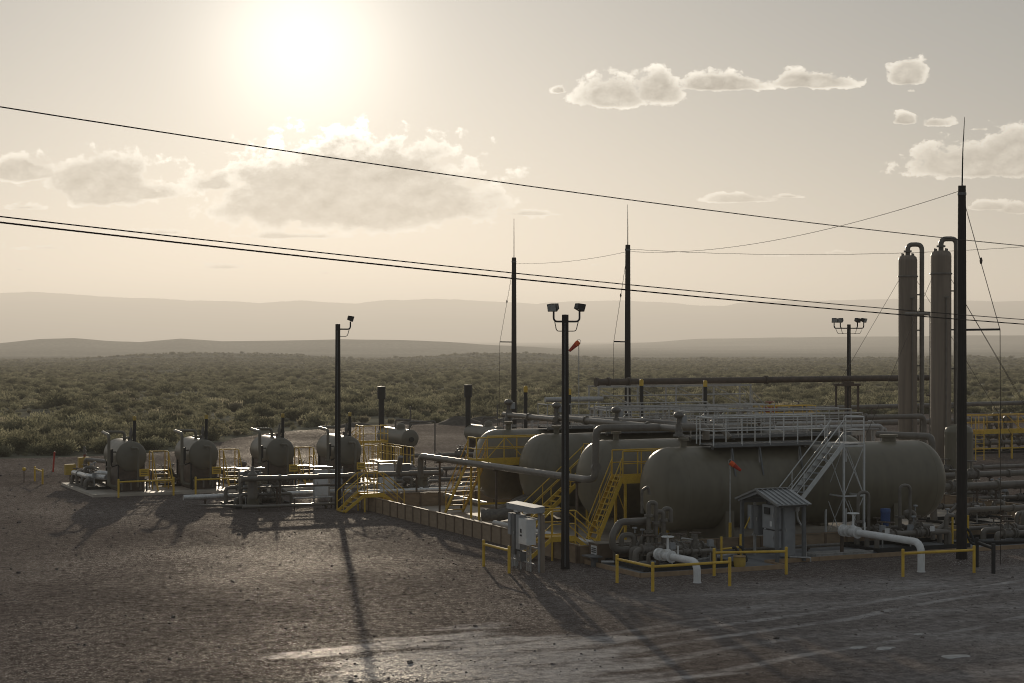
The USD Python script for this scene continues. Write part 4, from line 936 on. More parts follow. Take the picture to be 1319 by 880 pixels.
for k, (y0, y1, z0, z1, m_) in enumerate([(-.82, -.42, .72, 1.98, 'grey_paint'), (-.34, -.06, .5, 2.0, 'dark_grey_paint'), (.02, .28, 1.2, 1.98, 'grey_paint'), (-.86, -.5, .3, .66, 'dark_grey_paint')]):
    b = t.part('grey_enclosure', MB().box(X0 - .34, X0 - .103, y0, y1, z0, z1), m_); t.part('door', MB().box(X0 - .352, X0 - .342, y0 + .02, y1 - .02, z0 + .02, z1 - .02), m_, b); t.part('latch', MB().box(X0 - .375, X0 - .354, y0 + .03, y0 + .06, (z0 + z1) / 2, (z0 + z1) / 2 + .1), 'galvanised', b)
for y in (-1.45, -1.3, -1.12, -.6, -.2, .15): t.part('conduit', MB().pipe([(X0 - .22, y, .99), (X0 - .22, y, .05 + abs(y) * .1), (X0 - .22, y, -.1)], .028, 7), 'galvanised')
t.part('foot_rail', MB().tube((X0 - .2, -1.7, .3), (X0 - .2, .2, .3), .03, 7), 'galvanised')
for y in (-1.1, -.3): t.part('glow_light', MB().box(X0 - .3, X0 - .1, y - .15, y + .15, 2.06, 2.11), 'white_paint')

t = Thing('control_station', 'roofed open control station with a ribbed metal gable roof sheltering grey electrical cabinets', 'shelter', (7.9, -1.7, 0))
xa, xb, ya, yb, ez = 6.7, 8.0, -3.2, -.62, 2.2; ym = (ya + yb) / 2; rz = ez + .44
for x in (xa + .06, xb - .06):
    for y in (ya + .06, yb - .06): t.part('post', MB().box(x - .06, x + .06, y - .06, y + .06, .05, ez), 'dark_grey_paint')
for y in (ya + .06, yb - .06): t.part('eave_beam', MB().box(xa + .122, xb - .122, y - .04, y + .04, ez - .13, ez), 'dark_grey_paint')
for x in (xa, xb):
    for y in (ya - .12, yb + .12): t.part('gable_rafter', MB().bar((x, y, ez - .02 + .0), (x, ym, rz - .06), .05, .13), 'grey_paint')
n = 7
for s in (-1, 1):
    ye = ym + s * ((yb - ya) / 2 + .2)
    for k in range(n):
        x0_, x1_ = xa - .12 + k * (xb - xa + .24) / n, xa - .12 + (k + 1) * (xb - xa + .24) / n
        m_ = MB().box8([(x0_, ye, ez - .03), (x1_ - .004, ye, ez - .03), (x1_ - .004, ym, rz), (x0_, ym, rz), (x0_, ye, ez - .0), (x1_ - .004, ye, ez - .0), (x1_ - .004, ym, rz + .03), (x0_, ym, rz + .03)]) if s < 0 else \
            MB().box8([(x0_, ym, rz), (x1_ - .004, ym, rz), (x1_ - .004, ye, ez - .03), (x0_, ye, ez - .03), (x0_, ym, rz + .03), (x1_ - .004, ym, rz + .03), (x1_ - .004, ye, ez), (x0_, ye, ez)])
        m_.bar((x0_ + .02, ye, ez + .02), (x0_ + .02, ym, rz + .05), .035, .045); t.part('roof_panel', m_, 'roof_metal')
t.part('ridge_cap', MB().bar((xa - .12, ym, rz + .06), (xb + .12, ym, rz + .06), .18, .02), 'roof_metal')
def cabinet(x0, x1, y0, y1, z0, z1, m_='dark_grey_paint', face='x'):
    b = t.part('cabinet', MB().box(x0, x1, y0, y1, z0, z1), m_); t.part('door', MB().box(x0 - .014, x0 - .002, y0 + .03, y1 - .03, z0 + .03, z1 - .03) if face == 'x' else MB().box(x0 + .03, x1 - .03, y0 - .014, y0 - .002, z0 + .03, z1 - .03), m_, b)
    t.part('latch', MB().box(x0 - .04, x0 - .016, y0 + .05, y0 + .09, (z0 + z1) / 2, (z0 + z1) / 2 + .12) if face == 'x' else MB().box(x0 + .06, x0 + .1, y0 - .04, y0 - .016, (z0 + z1) / 2, (z0 + z1) / 2 + .12), 'galvanised', b); return b
b = cabinet(7.0, 7.3, -2.6, -1.75, 1.2, 2.1, 'grey_paint'); t.part('gauge', MB().box(6.93, 6.984, -2.3, -1.95, 1.75, 2.0), 'print_dark', b); t.part('tag', MB().box(6.975, 6.984, -2.45, -2.3, 1.3, 1.5), 'white_paint', b)
cabinet(7.0, 7.3, -2.6, -1.8, .5, 1.14, 'grey_paint'); cabinet(7.35, 7.85, -2.7, -2.2, .2, 2.05, 'grey_paint', 'y'); cabinet(6.95, 7.2, -1.55, -1.2, .9, 2.0)
t.part('switch_rack_post', MB().box(7.02, 7.1, -1.15, -1.07, .1, 2.1), 'galvanised'); t.part('switch', MB().box(6.9, 7.02, -1.12, -.85, 1.1, 2.0), 'grey_paint')
t.part('conduit', MB().pipe([(7.9, -2.75, 1.95), (7.9, -2.75, 1.6), (8.12, -2.95, 1.1), (8.14, -2.98, .15)], .04, 8, .15), 'galvanised'); t.part('conduit_head', MB().lathe([(.05, 0), (.09, .05), (.09, .3), (.04, .36)], (7.9, -2.75, 1.85), 'z', 10), 'galvanised')
t.part('handle', MB().tube((6.72, -.95, 1.1), (6.95, -1.0, 1.6), .03, 6), 'yellow_paint')
t.part('floor_conduit', MB().pipe([(7.4, -3.0, .2), (8.1, -3.35, .18), (8.1, -3.35, .02)], .03, 7), 'galvanised')


def white_riser(label, g, h, v, r):
    g = np.array([*g, 0.]); v = np.array(v, float); t = Thing('white_riser_pipe', label, 'pipe', g)
    d = v - g; d[2] = 0; d /= np.linalg.norm(d)
    t.part('pipe', MB().pipe([g - [0, 0, .1], g + [0, 0, h], v - d * r * 2.4], r, 16, 3.2 * r), 'white_paint'); t.part('collar', MB().tube(g - [0, 0, .05], g + [0, 0, .03], r * 1.15, 16), 'white_paint')
    add_valve(t, v + d * r * .2, 'y', r * .95, 'white_paint', wheel_mtl='white_paint', stem=5.2 * r)
    e = v + d * r * 4.6; t.part('end_flange', MB().lathe([(1e-3, -.06), (r * 1.7, -.06), (r * 1.7, -.06), (r * 1.7, .06), (r * 1.7, .06), (1e-3, .06)], e, 'y', 16), 'white_paint'); t.part('spool', MB().tube(v + d * r * 2, e, r, 14), 'white_paint')
    t.part('bleed_stub', MB().tube(v - d * r * 5 + [0, 0, 0], v - d * r * 5 + [0, 0, .42], .03, 7), 'white_paint'); t.part('support_post', MB().box(e[0] - .05, e[0] + .05, e[1] + .06, e[1] + .16, .05, e[2] - .1), 'brown_steel')


white_riser('short white pipe with a white valve in front of the dark manifold', (1.38, -6.48), .72, (1.3, -4.6, .72), .13)
white_riser('long white pipe with a white valve running back from the gravel at right', (10.16, -7.32), 1.06, (10.0, -3.4, 1.06), .135)

t = Thing('yellow_bucket', 'small round yellow and brown drum behind the guard rail near the control station', 'drum', (4.3, -4.0, .1)); t.part('drum', MB().lathe([(.2, .1), (.23, .2), (.22, .48), (.22, .48), (1e-3, .5)], (4.6, -4.0, 0), 'z', 16), 'dull_yellow'); t.part('lid_rim', MB().torus((4.6, -4.0, .48), .22, .02), 'kerb_board')
def hose_stand(label, x, y, h=1.15, hose=True):
    t = Thing('hose_stand', label, 'stand', (x, y, .1)); t.part('post', MB().tube((x, y, .05), (x, y, h), .045, 8), 'yellow_paint'); t.part('post', MB().tube((x + 1.0, y + .3, .05), (x + 1.0, y + .3, h + .02), .045, 8), 'yellow_paint'); t.part('cross_bar', MB().tube((x, y, h * .6), (x + 1.0, y + .3, h * .6), .035, 8), 'yellow_paint')
    if hose: t.part('hose', MB().pipe([(x + .45, y - .05, h * .62), (x + .5, y - .15, .75), (x + .75, y - .2, .25), (x + 1.05, y - .1, .2), (x + 1.0, y + .2, .7), (x + .9, y + .3, h * .62)], .05, 8, .2), 'rubber')
hose_stand('yellow hose stand with a black hose looped over it in front of the nearest tank', 4.2, -3.4); hose_stand('yellow hose stand with a black looped hose at the right edge', 15.4, -2.4, 1.3)


def windsock(label, x, y, h, d, sz=1.0, base=None):
    t = Thing('windsock', label, 'windsock', (x, y, 0)); t.part('mast', MB().tube((x, y, 0), (x, y, h), .032, 8, .022), 'galvanised')
    if base: t.part('base_post', MB().tube((x, y, 0), (x, y, base), .06, 10), 'yellow_paint')
    d = np.array(d, float); d /= np.linalg.norm(d); p = np.array([x, y, h]); q = t.part('ring', MB().torus(p + [0, 0, .02], .13 * sz, .012, 'y', 14, 5), 'galvanised')
    P = [p + d * l * sz + [0, 0, 0] for l in (0, .12, .3, .55, .85)]; t.part('sock', MB().sweep(P[:3], [.15 * sz, .17 * sz, .15 * sz], 12, caps=True), 'sock_orange'); t.part('tail', MB().sweep(P[2:], [.148 * sz, .12 * sz, .08 * sz], 12), 'sock_red')


windsock('orange windsock on a slim mast beside the front floodlight pole, seen against the plain', 13.6, 27.0, 8.15, (-.75, .2, -.75), .85)
windsock('small orange windsock hanging in front of the nearest large tank', 6.85, .35, 3.55, (.7, -.4, -.62), .62, 1.2)


# ------------------------------------------------------------------ valve skids
def skid(label, x, y, w, d, seed, h=1.3, z0=.12, vert=2, rows=3, wheels=4, frame=True, boxes=1, name='valve_skid', cat='valve skid', r0=.09):
    """a piping skid: frame, header pipes along x, risers with elbows, gate valves, instrument boxes"""
    r = np.random.default_rng(seed); t = Thing(name, label, cat, (x, y, z0))
    if frame:
        for yy in (y, y + d): t.part('frame_beam', MB().box(x, x + w, yy - .06, yy + .06, z0, z0 + .16), 'black_steel')
        for xx in np.linspace(x + .06, x + w - .06, 3): t.part('frame_beam', MB().box(xx - .05, xx + .05, y + .062, y + d - .062, z0 + .02, z0 + .14), 'black_steel')
    ys = np.linspace(y + d * .12, y + d * .88, rows)
    for k, yy in enumerate(ys):
        rr_ = r0 * r.uniform(.75, 1.35); zz_ = z0 + r.uniform(.35, .35 + .4 * h); ln0, ln1 = x + r.uniform(.02, .15) * w, x + w * r.uniform(.8, 1.0)
        p = t.part('header', MB().pipe([(ln0, yy, z0 + .1), (ln0, yy, zz_), (ln1, yy, zz_), (ln1, yy, z0 + .1)], rr_, 10), 'pipe_paint')
        for q in r.uniform(.2, .8, 2): flange(t, (ln0 + (ln1 - ln0) * q, yy, zz_), 'x', rr_ * 1.7, 'valve_paint', .07, p)
        for q in range(max(1, wheels // rows)): add_valve(t, (ln0 + (ln1 - ln0) * (r.uniform(.12, .4) + .42 * q), yy, zz_), 'x', rr_ * 1.05, 'valve_paint', wheel_mtl='brown_steel')
    for k in range(vert):
        xx, yy = x + w * r.uniform(.15, .85), y + d * r.uniform(.15, .85); hh = h * r.uniform(.8, 1.15)
        p = t.part('riser', MB().pipe([(xx, yy, z0 + .1), (xx, yy, z0 + hh), (xx + r.choice([-.45, .45]), yy + .1, z0 + hh), (xx + r.choice([-.45, .45]) * .99, yy + .12, z0 + hh * .45)], r0 * r.uniform(.8, 1.2), 10, .18), 'pipe_paint')
        flange(t, (xx, yy, z0 + hh * .6), 'z', r0 * 1.9, 'valve_paint', .08, p); t.part('gauge', MB().lathe([(.025, 0), (.025, .14), (.09, .16), (.09, .22), (1e-3, .23)], (xx + .05, yy, z0 + hh + .06), 'z', 10), 'grey_paint')
    for k in range(boxes):
        xx, yy = x + w * r.uniform(.1, .9), y + d * r.uniform(.0, .4); t.part('instrument_post', MB().tube((xx, yy, z0), (xx, yy, z0 + h * .6), .03, 7), 'galvanised'); t.part('transmitter', MB().box(xx - .1, xx + .1, yy - .08, yy + .08, z0 + h * .6, z0 + h * .6 + .24), 'grey_paint')
    return t


t = skid('dark valve manifold with tall elbow pipes in front of the nearest tank', .7, -3.9, 3.9, 2.9, 11, h=1.1, vert=2, rows=4, wheels=8, boxes=2)
for xx, hh in ((2.0, 2.35), (2.3, 2.0), (2.62, 2.1)):
    t.part('tall_riser', MB().pipe([(xx, -1.9, .25), (xx, -1.9, hh), (xx + .28, -1.95, hh), (xx + .28, -1.95, hh - .5)], .085, 10, .14), 'pipe_paint'); flange(t, (xx, -1.9, hh * .55), 'z', .17, 'valve_paint', .09); flange(t, (xx, -1.9, hh * .8), 'z', .17, 'valve_paint', .09)
t.part('loop', MB().pipe([(2.1, -1.6, 1.65), (.95, -1.6, 1.65), (.6, -1.7, 1.2), (.6, -1.7, .75), (.95, -1.6, .62), (2.1, -1.6, .62)], .13, 12, .2), 'pipe_paint'); t.part('vent', MB().pipe([(2.05, -1.3, 1.9), (2.05, -1.3, 2.75), (2.25, -1.4, 2.9), (2.3, -1.4, 2.6)], .055, 8, .08), 'valve_paint')
t.part('lever', MB().tube((2.6, -3.3, 1.15), (3.5, -2.9, 1.0), .035, 7), 'galvanised'); t.part('relief_column', MB().tube((3.3, -3.0, .3), (3.3, -3.0, 1.25), .12, 12), 'valve_paint')
t = Thing('sump_box', 'low dark steel box with a white notice, right of the front floodlight pole', 'sump', (.1, -.9, 0)); t.part('box', MB().box(.4, 2.3, -.95, -.2, .05, .78), 'wall_post'); t.part('rim', MB().box(.38, 2.32, -.98, -.17, .78, .81), 'pipe_paint'); t.part('drain_leg', MB().box(.1, .3, -1.15, -.95, -.05, .35), 'dark_grey_paint'); t.part('bench', MB().box(-.1, .38, -1.35, -.6, .35, .4), 'dark_grey_paint')
b = t.part('notice', MB().box(.385, .397, -.85, -.4, .38, .72), 'white_paint')
for z in (.62, .55, .48): t.part('print_line', MB().box(.376, .384, -.8, -.46, z - .018, z + .018), 'print_dark', b)
t = skid('pump and valve group with tall looped risers at the right end of the nearest tank', 11.6, -2.7, 4.4, 2.3, 23, h=1.15, vert=3, rows=3, wheels=6, boxes=2)
for xx, hh in ((11.9, 2.3), (13.9, 2.5)): t.part('loop_riser', MB().pipe([(xx, -1.0, .25), (xx, -1.0, hh), (xx + .5, -1.0, hh), (xx + .5, -1.0, .5)], .068, 10, .22), 'pipe_paint'); flange(t, (xx, -1.0, hh * .5), 'z', .2, 'valve_paint', .09)
b = t.part('motor', MB().lathe([(.0, 0), (.19, .02), (.19, .02), (.19, .62), (.19, .62), (.13, .68), (1e-3, .7)], (12.95, -1.35, .95), 'z', 16), 'motor_blue'); t.part('fan_cover', MB().lathe([(.2, .55), (.2, .7), (1e-3, .72)], (12.95, -1.35, .95), 'z', 16), 'motor_blue', b)
for x, y in ((11.9, -2.75), (14.0, -2.8)): t.part('tag', MB().box(x, x + .22, y - .01, y, .85, 1.05), 'white_paint')
skid('dark valve skid in the shade right of the tallest mast', 17.2, -2.4, 5.5, 2.0, 31, h=1.0, vert=2, rows=3, wheels=6)
t = Thing('slab_tray', 'long shallow steel drip tray on the slab behind the white pipe', 'tray', (8.6, -2.6, .1))
t.part('tray', MB().box(8.7, 11.3, -2.8, -1.9, .11, .2), 'galvanised'); t.part('rim', MB().box(8.68, 11.32, -2.82, -2.78, .2, .24), 'galvanised')
run('slim black pipe on the slab in front of the nearest tank', [(3.9, -1.0, .3), (11.2, -1.0, .3)], .06, [(5, -1.0, .3), (9.5, -1.0, .3)], mtl='valve_paint')
run('silver pipe slanting along the slab toward the manifold', [(2.7, -3.4, .3), (6.2, -1.6, .28)], .05, mtl='galvanised')
run('silver pipe on the ground at the foot of the manifold', [(.3, -1.4, .2), (2.2, -2.3, .2)], .05, mtl='galvanised')
t = Thing('brown_drain_pipe', 'pale vertical drop pipe between the tank end and the tallest mast', 'pipe', (20.3, 5.0, 0)); t.part('pipe', MB().pipe([(19.0, 7.6, 4.0), (20.2, 5.2, 4.0), (20.25, 5.1, .3)], .16, 12, .25), 'pipe_paint'); flange(t, (20.25, 5.1, 1.6), 'z', .24)

# pipe corridor at right
for lab, y, z, x0, x1, r in (('upper tan pipe of the right hand pipe corridor, with a ring valve', 13.5, 1.45, 24, 44, .15), ('middle tan pipe of the right hand corridor passing behind the mast', 8.9, 1.35, 19.5, 42, .17), ('thin pipe just above the sunlit wall top at right', 10.6, 1.05, 22, 42, .09), ('low pipe at right in the shade of the wall', 3.2, .9, 20.5, 25.4, .11), ('farthest low pipe of the right hand corridor', 16.8, 1.5, 25, 46, .11)):
    t = run(lab, [(x0, y, .2), (x0, y, z), (x1, y, z)], r, [(x, y, z) for x in np.arange(x0 + 2, x1 - .5, 4.2)], [(x0 + 2.6, y, z), (x0 + 7.4, y, z)])
    add_valve(t, (x0 + 5, y, z), 'x', r * 1.1, 'valve_paint')
skid('valve skid inside the containment behind the tallest mast', 21, 4.2, 4, 3.0, 37, h=1.1, z0=.02, vert=2, rows=3, wheels=6)
skid('row of valves on the gravel at the right edge beyond the wall', 27, 11, 5, 2.5, 38, h=1.2, z0=0, vert=2, rows=2, wheels=4)


# ------------------------------------------------------------------ left vessel row
def vessel(label, x, y, zc=2.0, R=.82, L=3.7):
    t = Thing('separator_vessel', label, 'vessel', (x, y, .13), group='row of four horizontal vessels')
    t.part('shell', MB().lathe([(R, .3), (R, L - .3)], (x, y, zc), 'y', 48), 'vessel_paint'); th = np.linspace(0, np.pi / 2, 10); pr = [(max(R * math.sin(q), 1e-3), .3 * (1 - math.cos(q))) for q in th]
    h = t.part('head', MB().lathe(pr, (x, y, zc), 'y', 48), 'vessel_paint'); t.part('head', MB().lathe([(r, L - z) for r, z in pr[::-1]], (x, y, zc), 'y', 48), 'vessel_paint')
    for q in (.3, L - .3): t.part('weld_seam', MB().lathe([(R - .01, q - .02), (R + .006, q), (R - .01, q + .02)], (x, y, zc), 'y', 48), 'vessel_paint')
    t.part('firebox_skirt', MB().box(x - .66, x + .66, y + .25, y + L - .2, .13, zc - .45), 'brown_steel')
    for yy in (y + .35, y + L - .35): t.part('saddle', MB().box(x - .72, x + .72, yy - .08, yy + .08, .13, zc - .38), 'black_steel')
    nx, ny = x - .02, y + 1.85; zt = zc + R
    p = t.part('vent_pipe', MB().pipe([(nx, ny, zt - .05), (nx, ny, zt + .42), (nx - 1.2, ny + .06, zt + .44), (nx - 1.22, ny - 1.75, zt + .38), (nx - 1.22, ny - 1.75, .5), (nx - .8, ny - 1.7, .4)], .085, 10, .2), 'vessel_paint'); flange(t, (nx, ny, zt + .12), 'z', .16, 'vessel_paint', .07, p); flange(t, (nx - 1.22, ny - 1.75, 1.5), 'z', .16, 'vessel_paint', .07, p)
    rx, ry = x + .28, y + .75; p = t.part('relief_stack', MB().tube((rx, ry, zt - .1), (rx, ry, zt + 1.25), .085, 10), 'black_steel'); t.part('stack_cap', MB().lathe([(.1, 0), (.1, .22), (1e-3, .24)], (rx, ry, zt + 1.1), 'z', 10), 'dull_yellow', p)
    t.part('relief_valve', MB().lathe([(.13, 0), (.13, .08), (.07, .12), (.1, .3), (.12, .45), (.05, .6), (.05, .75)], (rx - .16, ry + .1, zt - .05), 'z', 10), 'valve_paint')
    for q in (.95, 1.1): t.part('top_stub', MB().lathe([(.05, 0), (.05, .16), (.08, .16), (.08, .22), (1e-3, .23)], (x + .05, y + q, zt - .02), 'z', 9), 'valve_paint')
    t.part('level_bridle', MB().pipe([(x - R + .08, y + .55, zc + .25), (x - R - .2, y + .5, zc + .25), (x - R - .2, y + .5, zc - .55), (x - R + .12, y + .55, zc - .45)], .035, 7), 'black_steel'); t.part('level_gauge', MB().box(x - R - .28, x - R - .12, y + .42, y + .58, zc - .3, zc + .42), 'black_steel')
    t.part('head_nozzle', MB().pipe([(x + .0, y + .1, zc + .48), (x, y - .28, zc + .48), (x + .22, y - .3, zc + .48), (x + .24, y - .3, zc - .8), (x + .24, y - .2, .4)], .06, 9, .1), 'vessel_paint', h)
    t.part('sign_stand', MB().tube((x + .5, y - .45, .1), (x + .5, y - .45, 1.15), .03, 7), 'brown_steel'); b = t.part('yellow_sign', MB().box(x + .26, x + .76, y - .5, y - .482, .98, 1.38), 'yellow_paint')
    for z in (1.27, 1.18, 1.09): t.part('print_line', MB().box(x + .33, x + .69, y - .508, y - .502, z - .014, z + .014), 'print_dark', b)
    for k in range(3): t.part('skirt_pipe', MB().pipe([(x - .6 + k * .5, y - .1, .25), (x - .6 + k * .5, y - .1, .62), (x - .6 + k * .5, y + .3, .62)], .05, 8), 'pipe_paint')
    t.part('front_frame', MB().pipe([(x - .75, y - .25, .15), (x - .75, y - .25, .78), (x + .7, y - .25, .78), (x + .7, y - .25, .15)], .04, 7, .06), 'black_steel')
    return t


V0 = vessel('leftmost of the four horizontal vessels at the left, at the edge of the pale slab', 0, 0) if 0 else None
for lab, x in (('leftmost of the four horizontal vessels, nearest the red marker post', -8.4), ('second from left of the four horizontal vessels', -4.45), ('third from left of the four horizontal vessels, left of the floodlight pole', -.1), ('fourth horizontal vessel, partly hidden by the left floodlight pole', 3.85)):
    vessel(lab, x, 36.3)


def step_stand(label, x, y):
    t = Thing('step_stand', label, 'step platform', (x, y, .13), group='yellow step stands between the vessels'); zp = 1.15
    t.part('deck', MB().box(x, x + .95, y + 1.0, y + 1.75, zp - .04, zp), 'yellow_paint')
    for xx in (x + .04, x + .91):
        t.part('rail', MB().pipe([(xx, y - .35, .13), (xx, y + .3, 1.1), (xx, y + 1.0, zp + 1.0), (xx, y + 1.75, zp + 1.0), (xx, y + 1.75, .13)], .03, 7, .08), 'yellow_paint'); t.part('leg', MB().tube((xx, y + 1.0, .13), (xx, y + 1.0, zp + 1.0), .03, 7), 'yellow_paint')
        t.part('middle_rail', MB().tube((xx, y + 1.0, zp + .5), (xx, y + 1.75, zp + .5), .022, 6), 'yellow_paint'); t.part('stringer', MB().bar((xx, y - .2, .2), (xx, y + 1.0, zp - .03), .04, .12), 'yellow_paint')
    for k in range(4): t.part('tread', MB().box(x + .07, x + .88, y + .0 + k * .25, y + .2 + k * .25, .33 + k * .2, .36 + k * .2), 'dull_yellow')
    t.part('end_rail', MB().tube((x + .04, y + 1.75, zp + 1.0), (x + .91, y + 1.75, zp + 1.0), .03, 7), 'yellow_paint')


for lab, x in (('yellow step stand between the leftmost and second vessels', -7.05), ('yellow step stand between the second and third vessels', -3.1), ('yellow step stand between the third and fourth vessels', 1.25), ('yellow step stand right of the fourth vessel', 5.1)): step_stand(lab, x, 36.6)
skid('low skid of sunlit pipes and valves left of the leftmost vessel', -10.4, 38.6, 1.6, 4.6, 51, h=1.1, vert=2, rows=4, wheels=4)
t = run('pair of bright pipes lying beside the leftmost vessel, upper one', [(-10.3, 42.6, .8), (-10.1, 39.5, .8), (-9.4, 38.2, .8)], .14, mtl='bright_jacket', axis='y')
run('pair of bright pipes lying beside the leftmost vessel, lower one', [(-9.6, 42.8, .95), (-9.5, 39.6, .95), (-9.0, 38.8, .95)], .14, mtl='bright_jacket', axis='y')
run('high pipe behind the leftmost vessel ending in an elbow', [(-9.3, 44.3, .3), (-9.3, 44.3, 1.4), (-8.5, 41.9, 1.4), (-8.4, 39.6, 1.5)], .12, mtl='valve_paint')
t = Thing('relief_post', 'thin red brown pipe post with a valve behind the left skid', 'pipe', (-9.2, 45, 0)); t.part('pipe', MB().tube((-9.2, 45.0, 0), (-9.2, 45.0, 1.7), .07, 8), 'valve_red'); t.part('valve', MB().lathe([(.12, 0), (.06, .1), (.12, .2), (.05, .3), (.08, .42), (1e-3, .45)], (-9.2, 45.0, 1.65), 'z', 8), 'valve_paint')
for k, (x, y) in enumerate([(-9.6, 44.6), (-10.6, 43.4)]):
    t = Thing('yellow_box', ['small yellow box standing behind the leftmost vessel', 'small yellow box on the left skid'][k], 'box', (x, y, 0)); t.part('box', MB().box(x, x + .6, y, y + .4, .9 - .3 * k, 1.5 - .3 * k), 'dull_yellow'); t.part('post', MB().tube((x + .3, y + .2, 0), (x + .3, y + .2, .9), .04, 7), 'brown_steel')
for k, (x, lab) in enumerate([(-7.3, 'cluster of small valves behind the step stand of the leftmost vessel'), (-3.4, 'cluster of small valves behind the step stand of the second vessel'), (.9, 'cluster of small valves behind the step stand of the third vessel')]):
    skid(lab, x + 1.0, 38.9, 1.6, 3.2, 60 + k, h=.95, vert=1, rows=3, wheels=3, name='valve_cluster', cat='valve cluster')


# ------------------------------------------------------------------ left front skid, cabinets
t = skid('sunlit metering skid with a tan filter vessel left of the floodlight pole', -5.7, 26.0, 3.2, 2.6, 71, h=1.35, z0=0, vert=3, rows=3, wheels=6, name='metering_skid', cat='metering skid')
t.part('filter_vessel', MB().lathe([(.3, .1), (.3, 1.15), (.3, 1.15), (.38, 1.15), (.38, 1.15), (.38, 1.28), (.38, 1.28), (.25, 1.45), (1e-3, 1.5)], (-4.6, 26.6, 0), 'z', 20), 'tank_paint'); t.part('band', MB().lathe([(.31, .9), (.315, .95), (.31, 1.0)], (-4.6, 26.6, 0), 'z', 20), 'dull_yellow')
t.part('filter_vessel', MB().lathe([(.2, .5), (.24, .6), (.24, 1.7), (.24, 1.7), (.1, 1.85), (.1, 2.05), (1e-3, 2.08)], (-4.9, 25.7, 0), 'z', 16), 'pipe_paint')
t = skid('metering skid with a tan filter pot beyond the containment wall by the white cabinet', 3.9, 27.4, 2.8, 2.4, 73, h=1.3, z0=0, vert=2, rows=3, wheels=5, name='metering_skid', cat='metering skid')
t.part('filter_vessel', MB().lathe([(.3, .1), (.3, 1.1), (.3, 1.1), (.38, 1.1), (.38, 1.1), (.38, 1.22), (.38, 1.22), (1e-3, 1.4)], (4.9, 27.9, 0), 'z', 20), 'tank_paint')
t = Thing('bench_rack', 'low pipe bench on the gravel left of the floodlight pole', 'rack', (-2.6, 24.4, 0))
for z in (.2, .55): t.part('rail', MB().tube((-3.2, 24.5, z), (-1.2, 24.5, z), .04, 8), 'galvanised')
for x in (-3.15, -1.25): t.part('leg', MB().tube((x, 24.5, -.05), (x, 24.5, .58), .035, 7), 'brown_steel')
def field_cabinet(label, x, y, w, d, z0, z1, m_, shade=True):
    t = Thing('field_cabinet', label, 'cabinet', (x, y, 0)); b = t.part('body', MB().box(x, x + w, y, y + d, z0, z1), m_); t.part('door', MB().box(x + .03, x + w - .03, y - .016, y - .003, z0 + .03, z1 - .03), m_, b); t.part('latch', MB().box(x + .07, x + .1, y - .04, y - .018, (z0 + z1) / 2 - .08, (z0 + z1) / 2 + .08), 'galvanised', b)
    for xx in (x - .08, x + w + .04): t.part('post', MB().box(xx, xx + .05, y + d / 2 - .03, y + d / 2 + .03, -.05, z1 + .12), 'galvanised')
    if shade: t.part('sun_shade', MB().box(x - .15, x + w + .2, y - .15, y + d + .1, z1 + .12, z1 + .16), 'galvanised')
field_cabinet('dark grey field cabinet on posts in front of the third vessel', -4.7, 28.4, 1.0, .35, .75, 1.65, 'dark_grey_paint')
field_cabinet('tall white field cabinet behind the dark header pipe, right of the left floodlight pole', -.95, 27.8, .65, .45, .3, 1.65, 'white_paint'); field_cabinet('white field cabinet in front of the low yellow footbridge', 3.0, 29.0, .75, .4, .25, 1.75, 'white_paint')
field_cabinet('grey cabinet joined to the right of the white one by the footbridge', 4.05, 29.2, .8, .35, .9, 1.7, 'dark_grey_paint', False); field_cabinet('grey cabinet right of the white one by the pole', .0, 28.2, .6, .3, .7, 1.6, 'grey_paint', False)

# heater vessels with stacks, beyond the footbridge
def heater(label, x, y, R=.6, L=5.0, zc=1.75, stack=True):
    t = Thing('line_heater', label, 'heater', (x, y, 0), group='horizontal heaters with exhaust stacks')
    t.part('shell', MB().lathe([(R, .2), (R, L - .2)], (x, y, zc), 'y', 36), 'vessel_paint'); t.part('head', MB().lathe([(1e-3, 0), (R * .6, .02), (R * .9, .08), (R, .2)], (x, y, zc), 'y', 36), 'vessel_paint'); t.part('head', MB().lathe([(R, L - .2), (R * .8, L - .06), (1e-3, L)], (x, y, zc), 'y', 36), 'vessel_paint')
    t.part('burner_port', MB().lathe([(1e-3, -.14), (.16, -.14), (.16, -.14), (.16, .04)], (x, y, zc - .05), 'y', 14), 'black_steel')
    for yy in (y + .8, y + L - .8): t.part('saddle', MB().box(x - .45, x + .45, yy - .08, yy + .08, 0, zc - .4), 'brown_steel')
    sy = y + L - .25; p = t.part('stack', MB().tube((x - .3, sy, zc), (x - .3, sy, 4.3), .19, 14), 'black_steel'); t.part('stack_cap', MB().lathe([(.28, 0), (.28, .85), (.28, .85), (1e-3, .88)], (x - .3, sy, 4.2), 'z', 14), 'black_steel', p)
    t.part('vent_pipe', MB().pipe([(x + .05, y + 3.0, zc + R - .05), (x + .05, y + 3.0, zc + R + .5), (x + 1.0, y + 2.6, zc + R + .5), (x + 1.0, y + 2.6, zc + R + .1)], .07, 8, .15), 'valve_paint'); t.part('whip', MB().tube((x + .8, y + 2.2, zc + R), (x + .8, y + 2.2, zc + R + 1.4), .05, 7), 'valve_paint')
    t.part('hoop_pipe', MB().pipe([(x + .1, y + .6, zc + R - .05), (x + .1, y + .6, zc + R + .45), (x + 1.75, y + .2, zc + R + .5), (x + 1.75, y + .2, .1)], .05, 8, .1), 'valve_paint')
    t.part('dome', MB().lathe([(.28, 0), (.28, .25), (.2, .36), (1e-3, .4)], (x, y + 1.9, zc + R - .05), 'z', 16), 'vessel_paint')


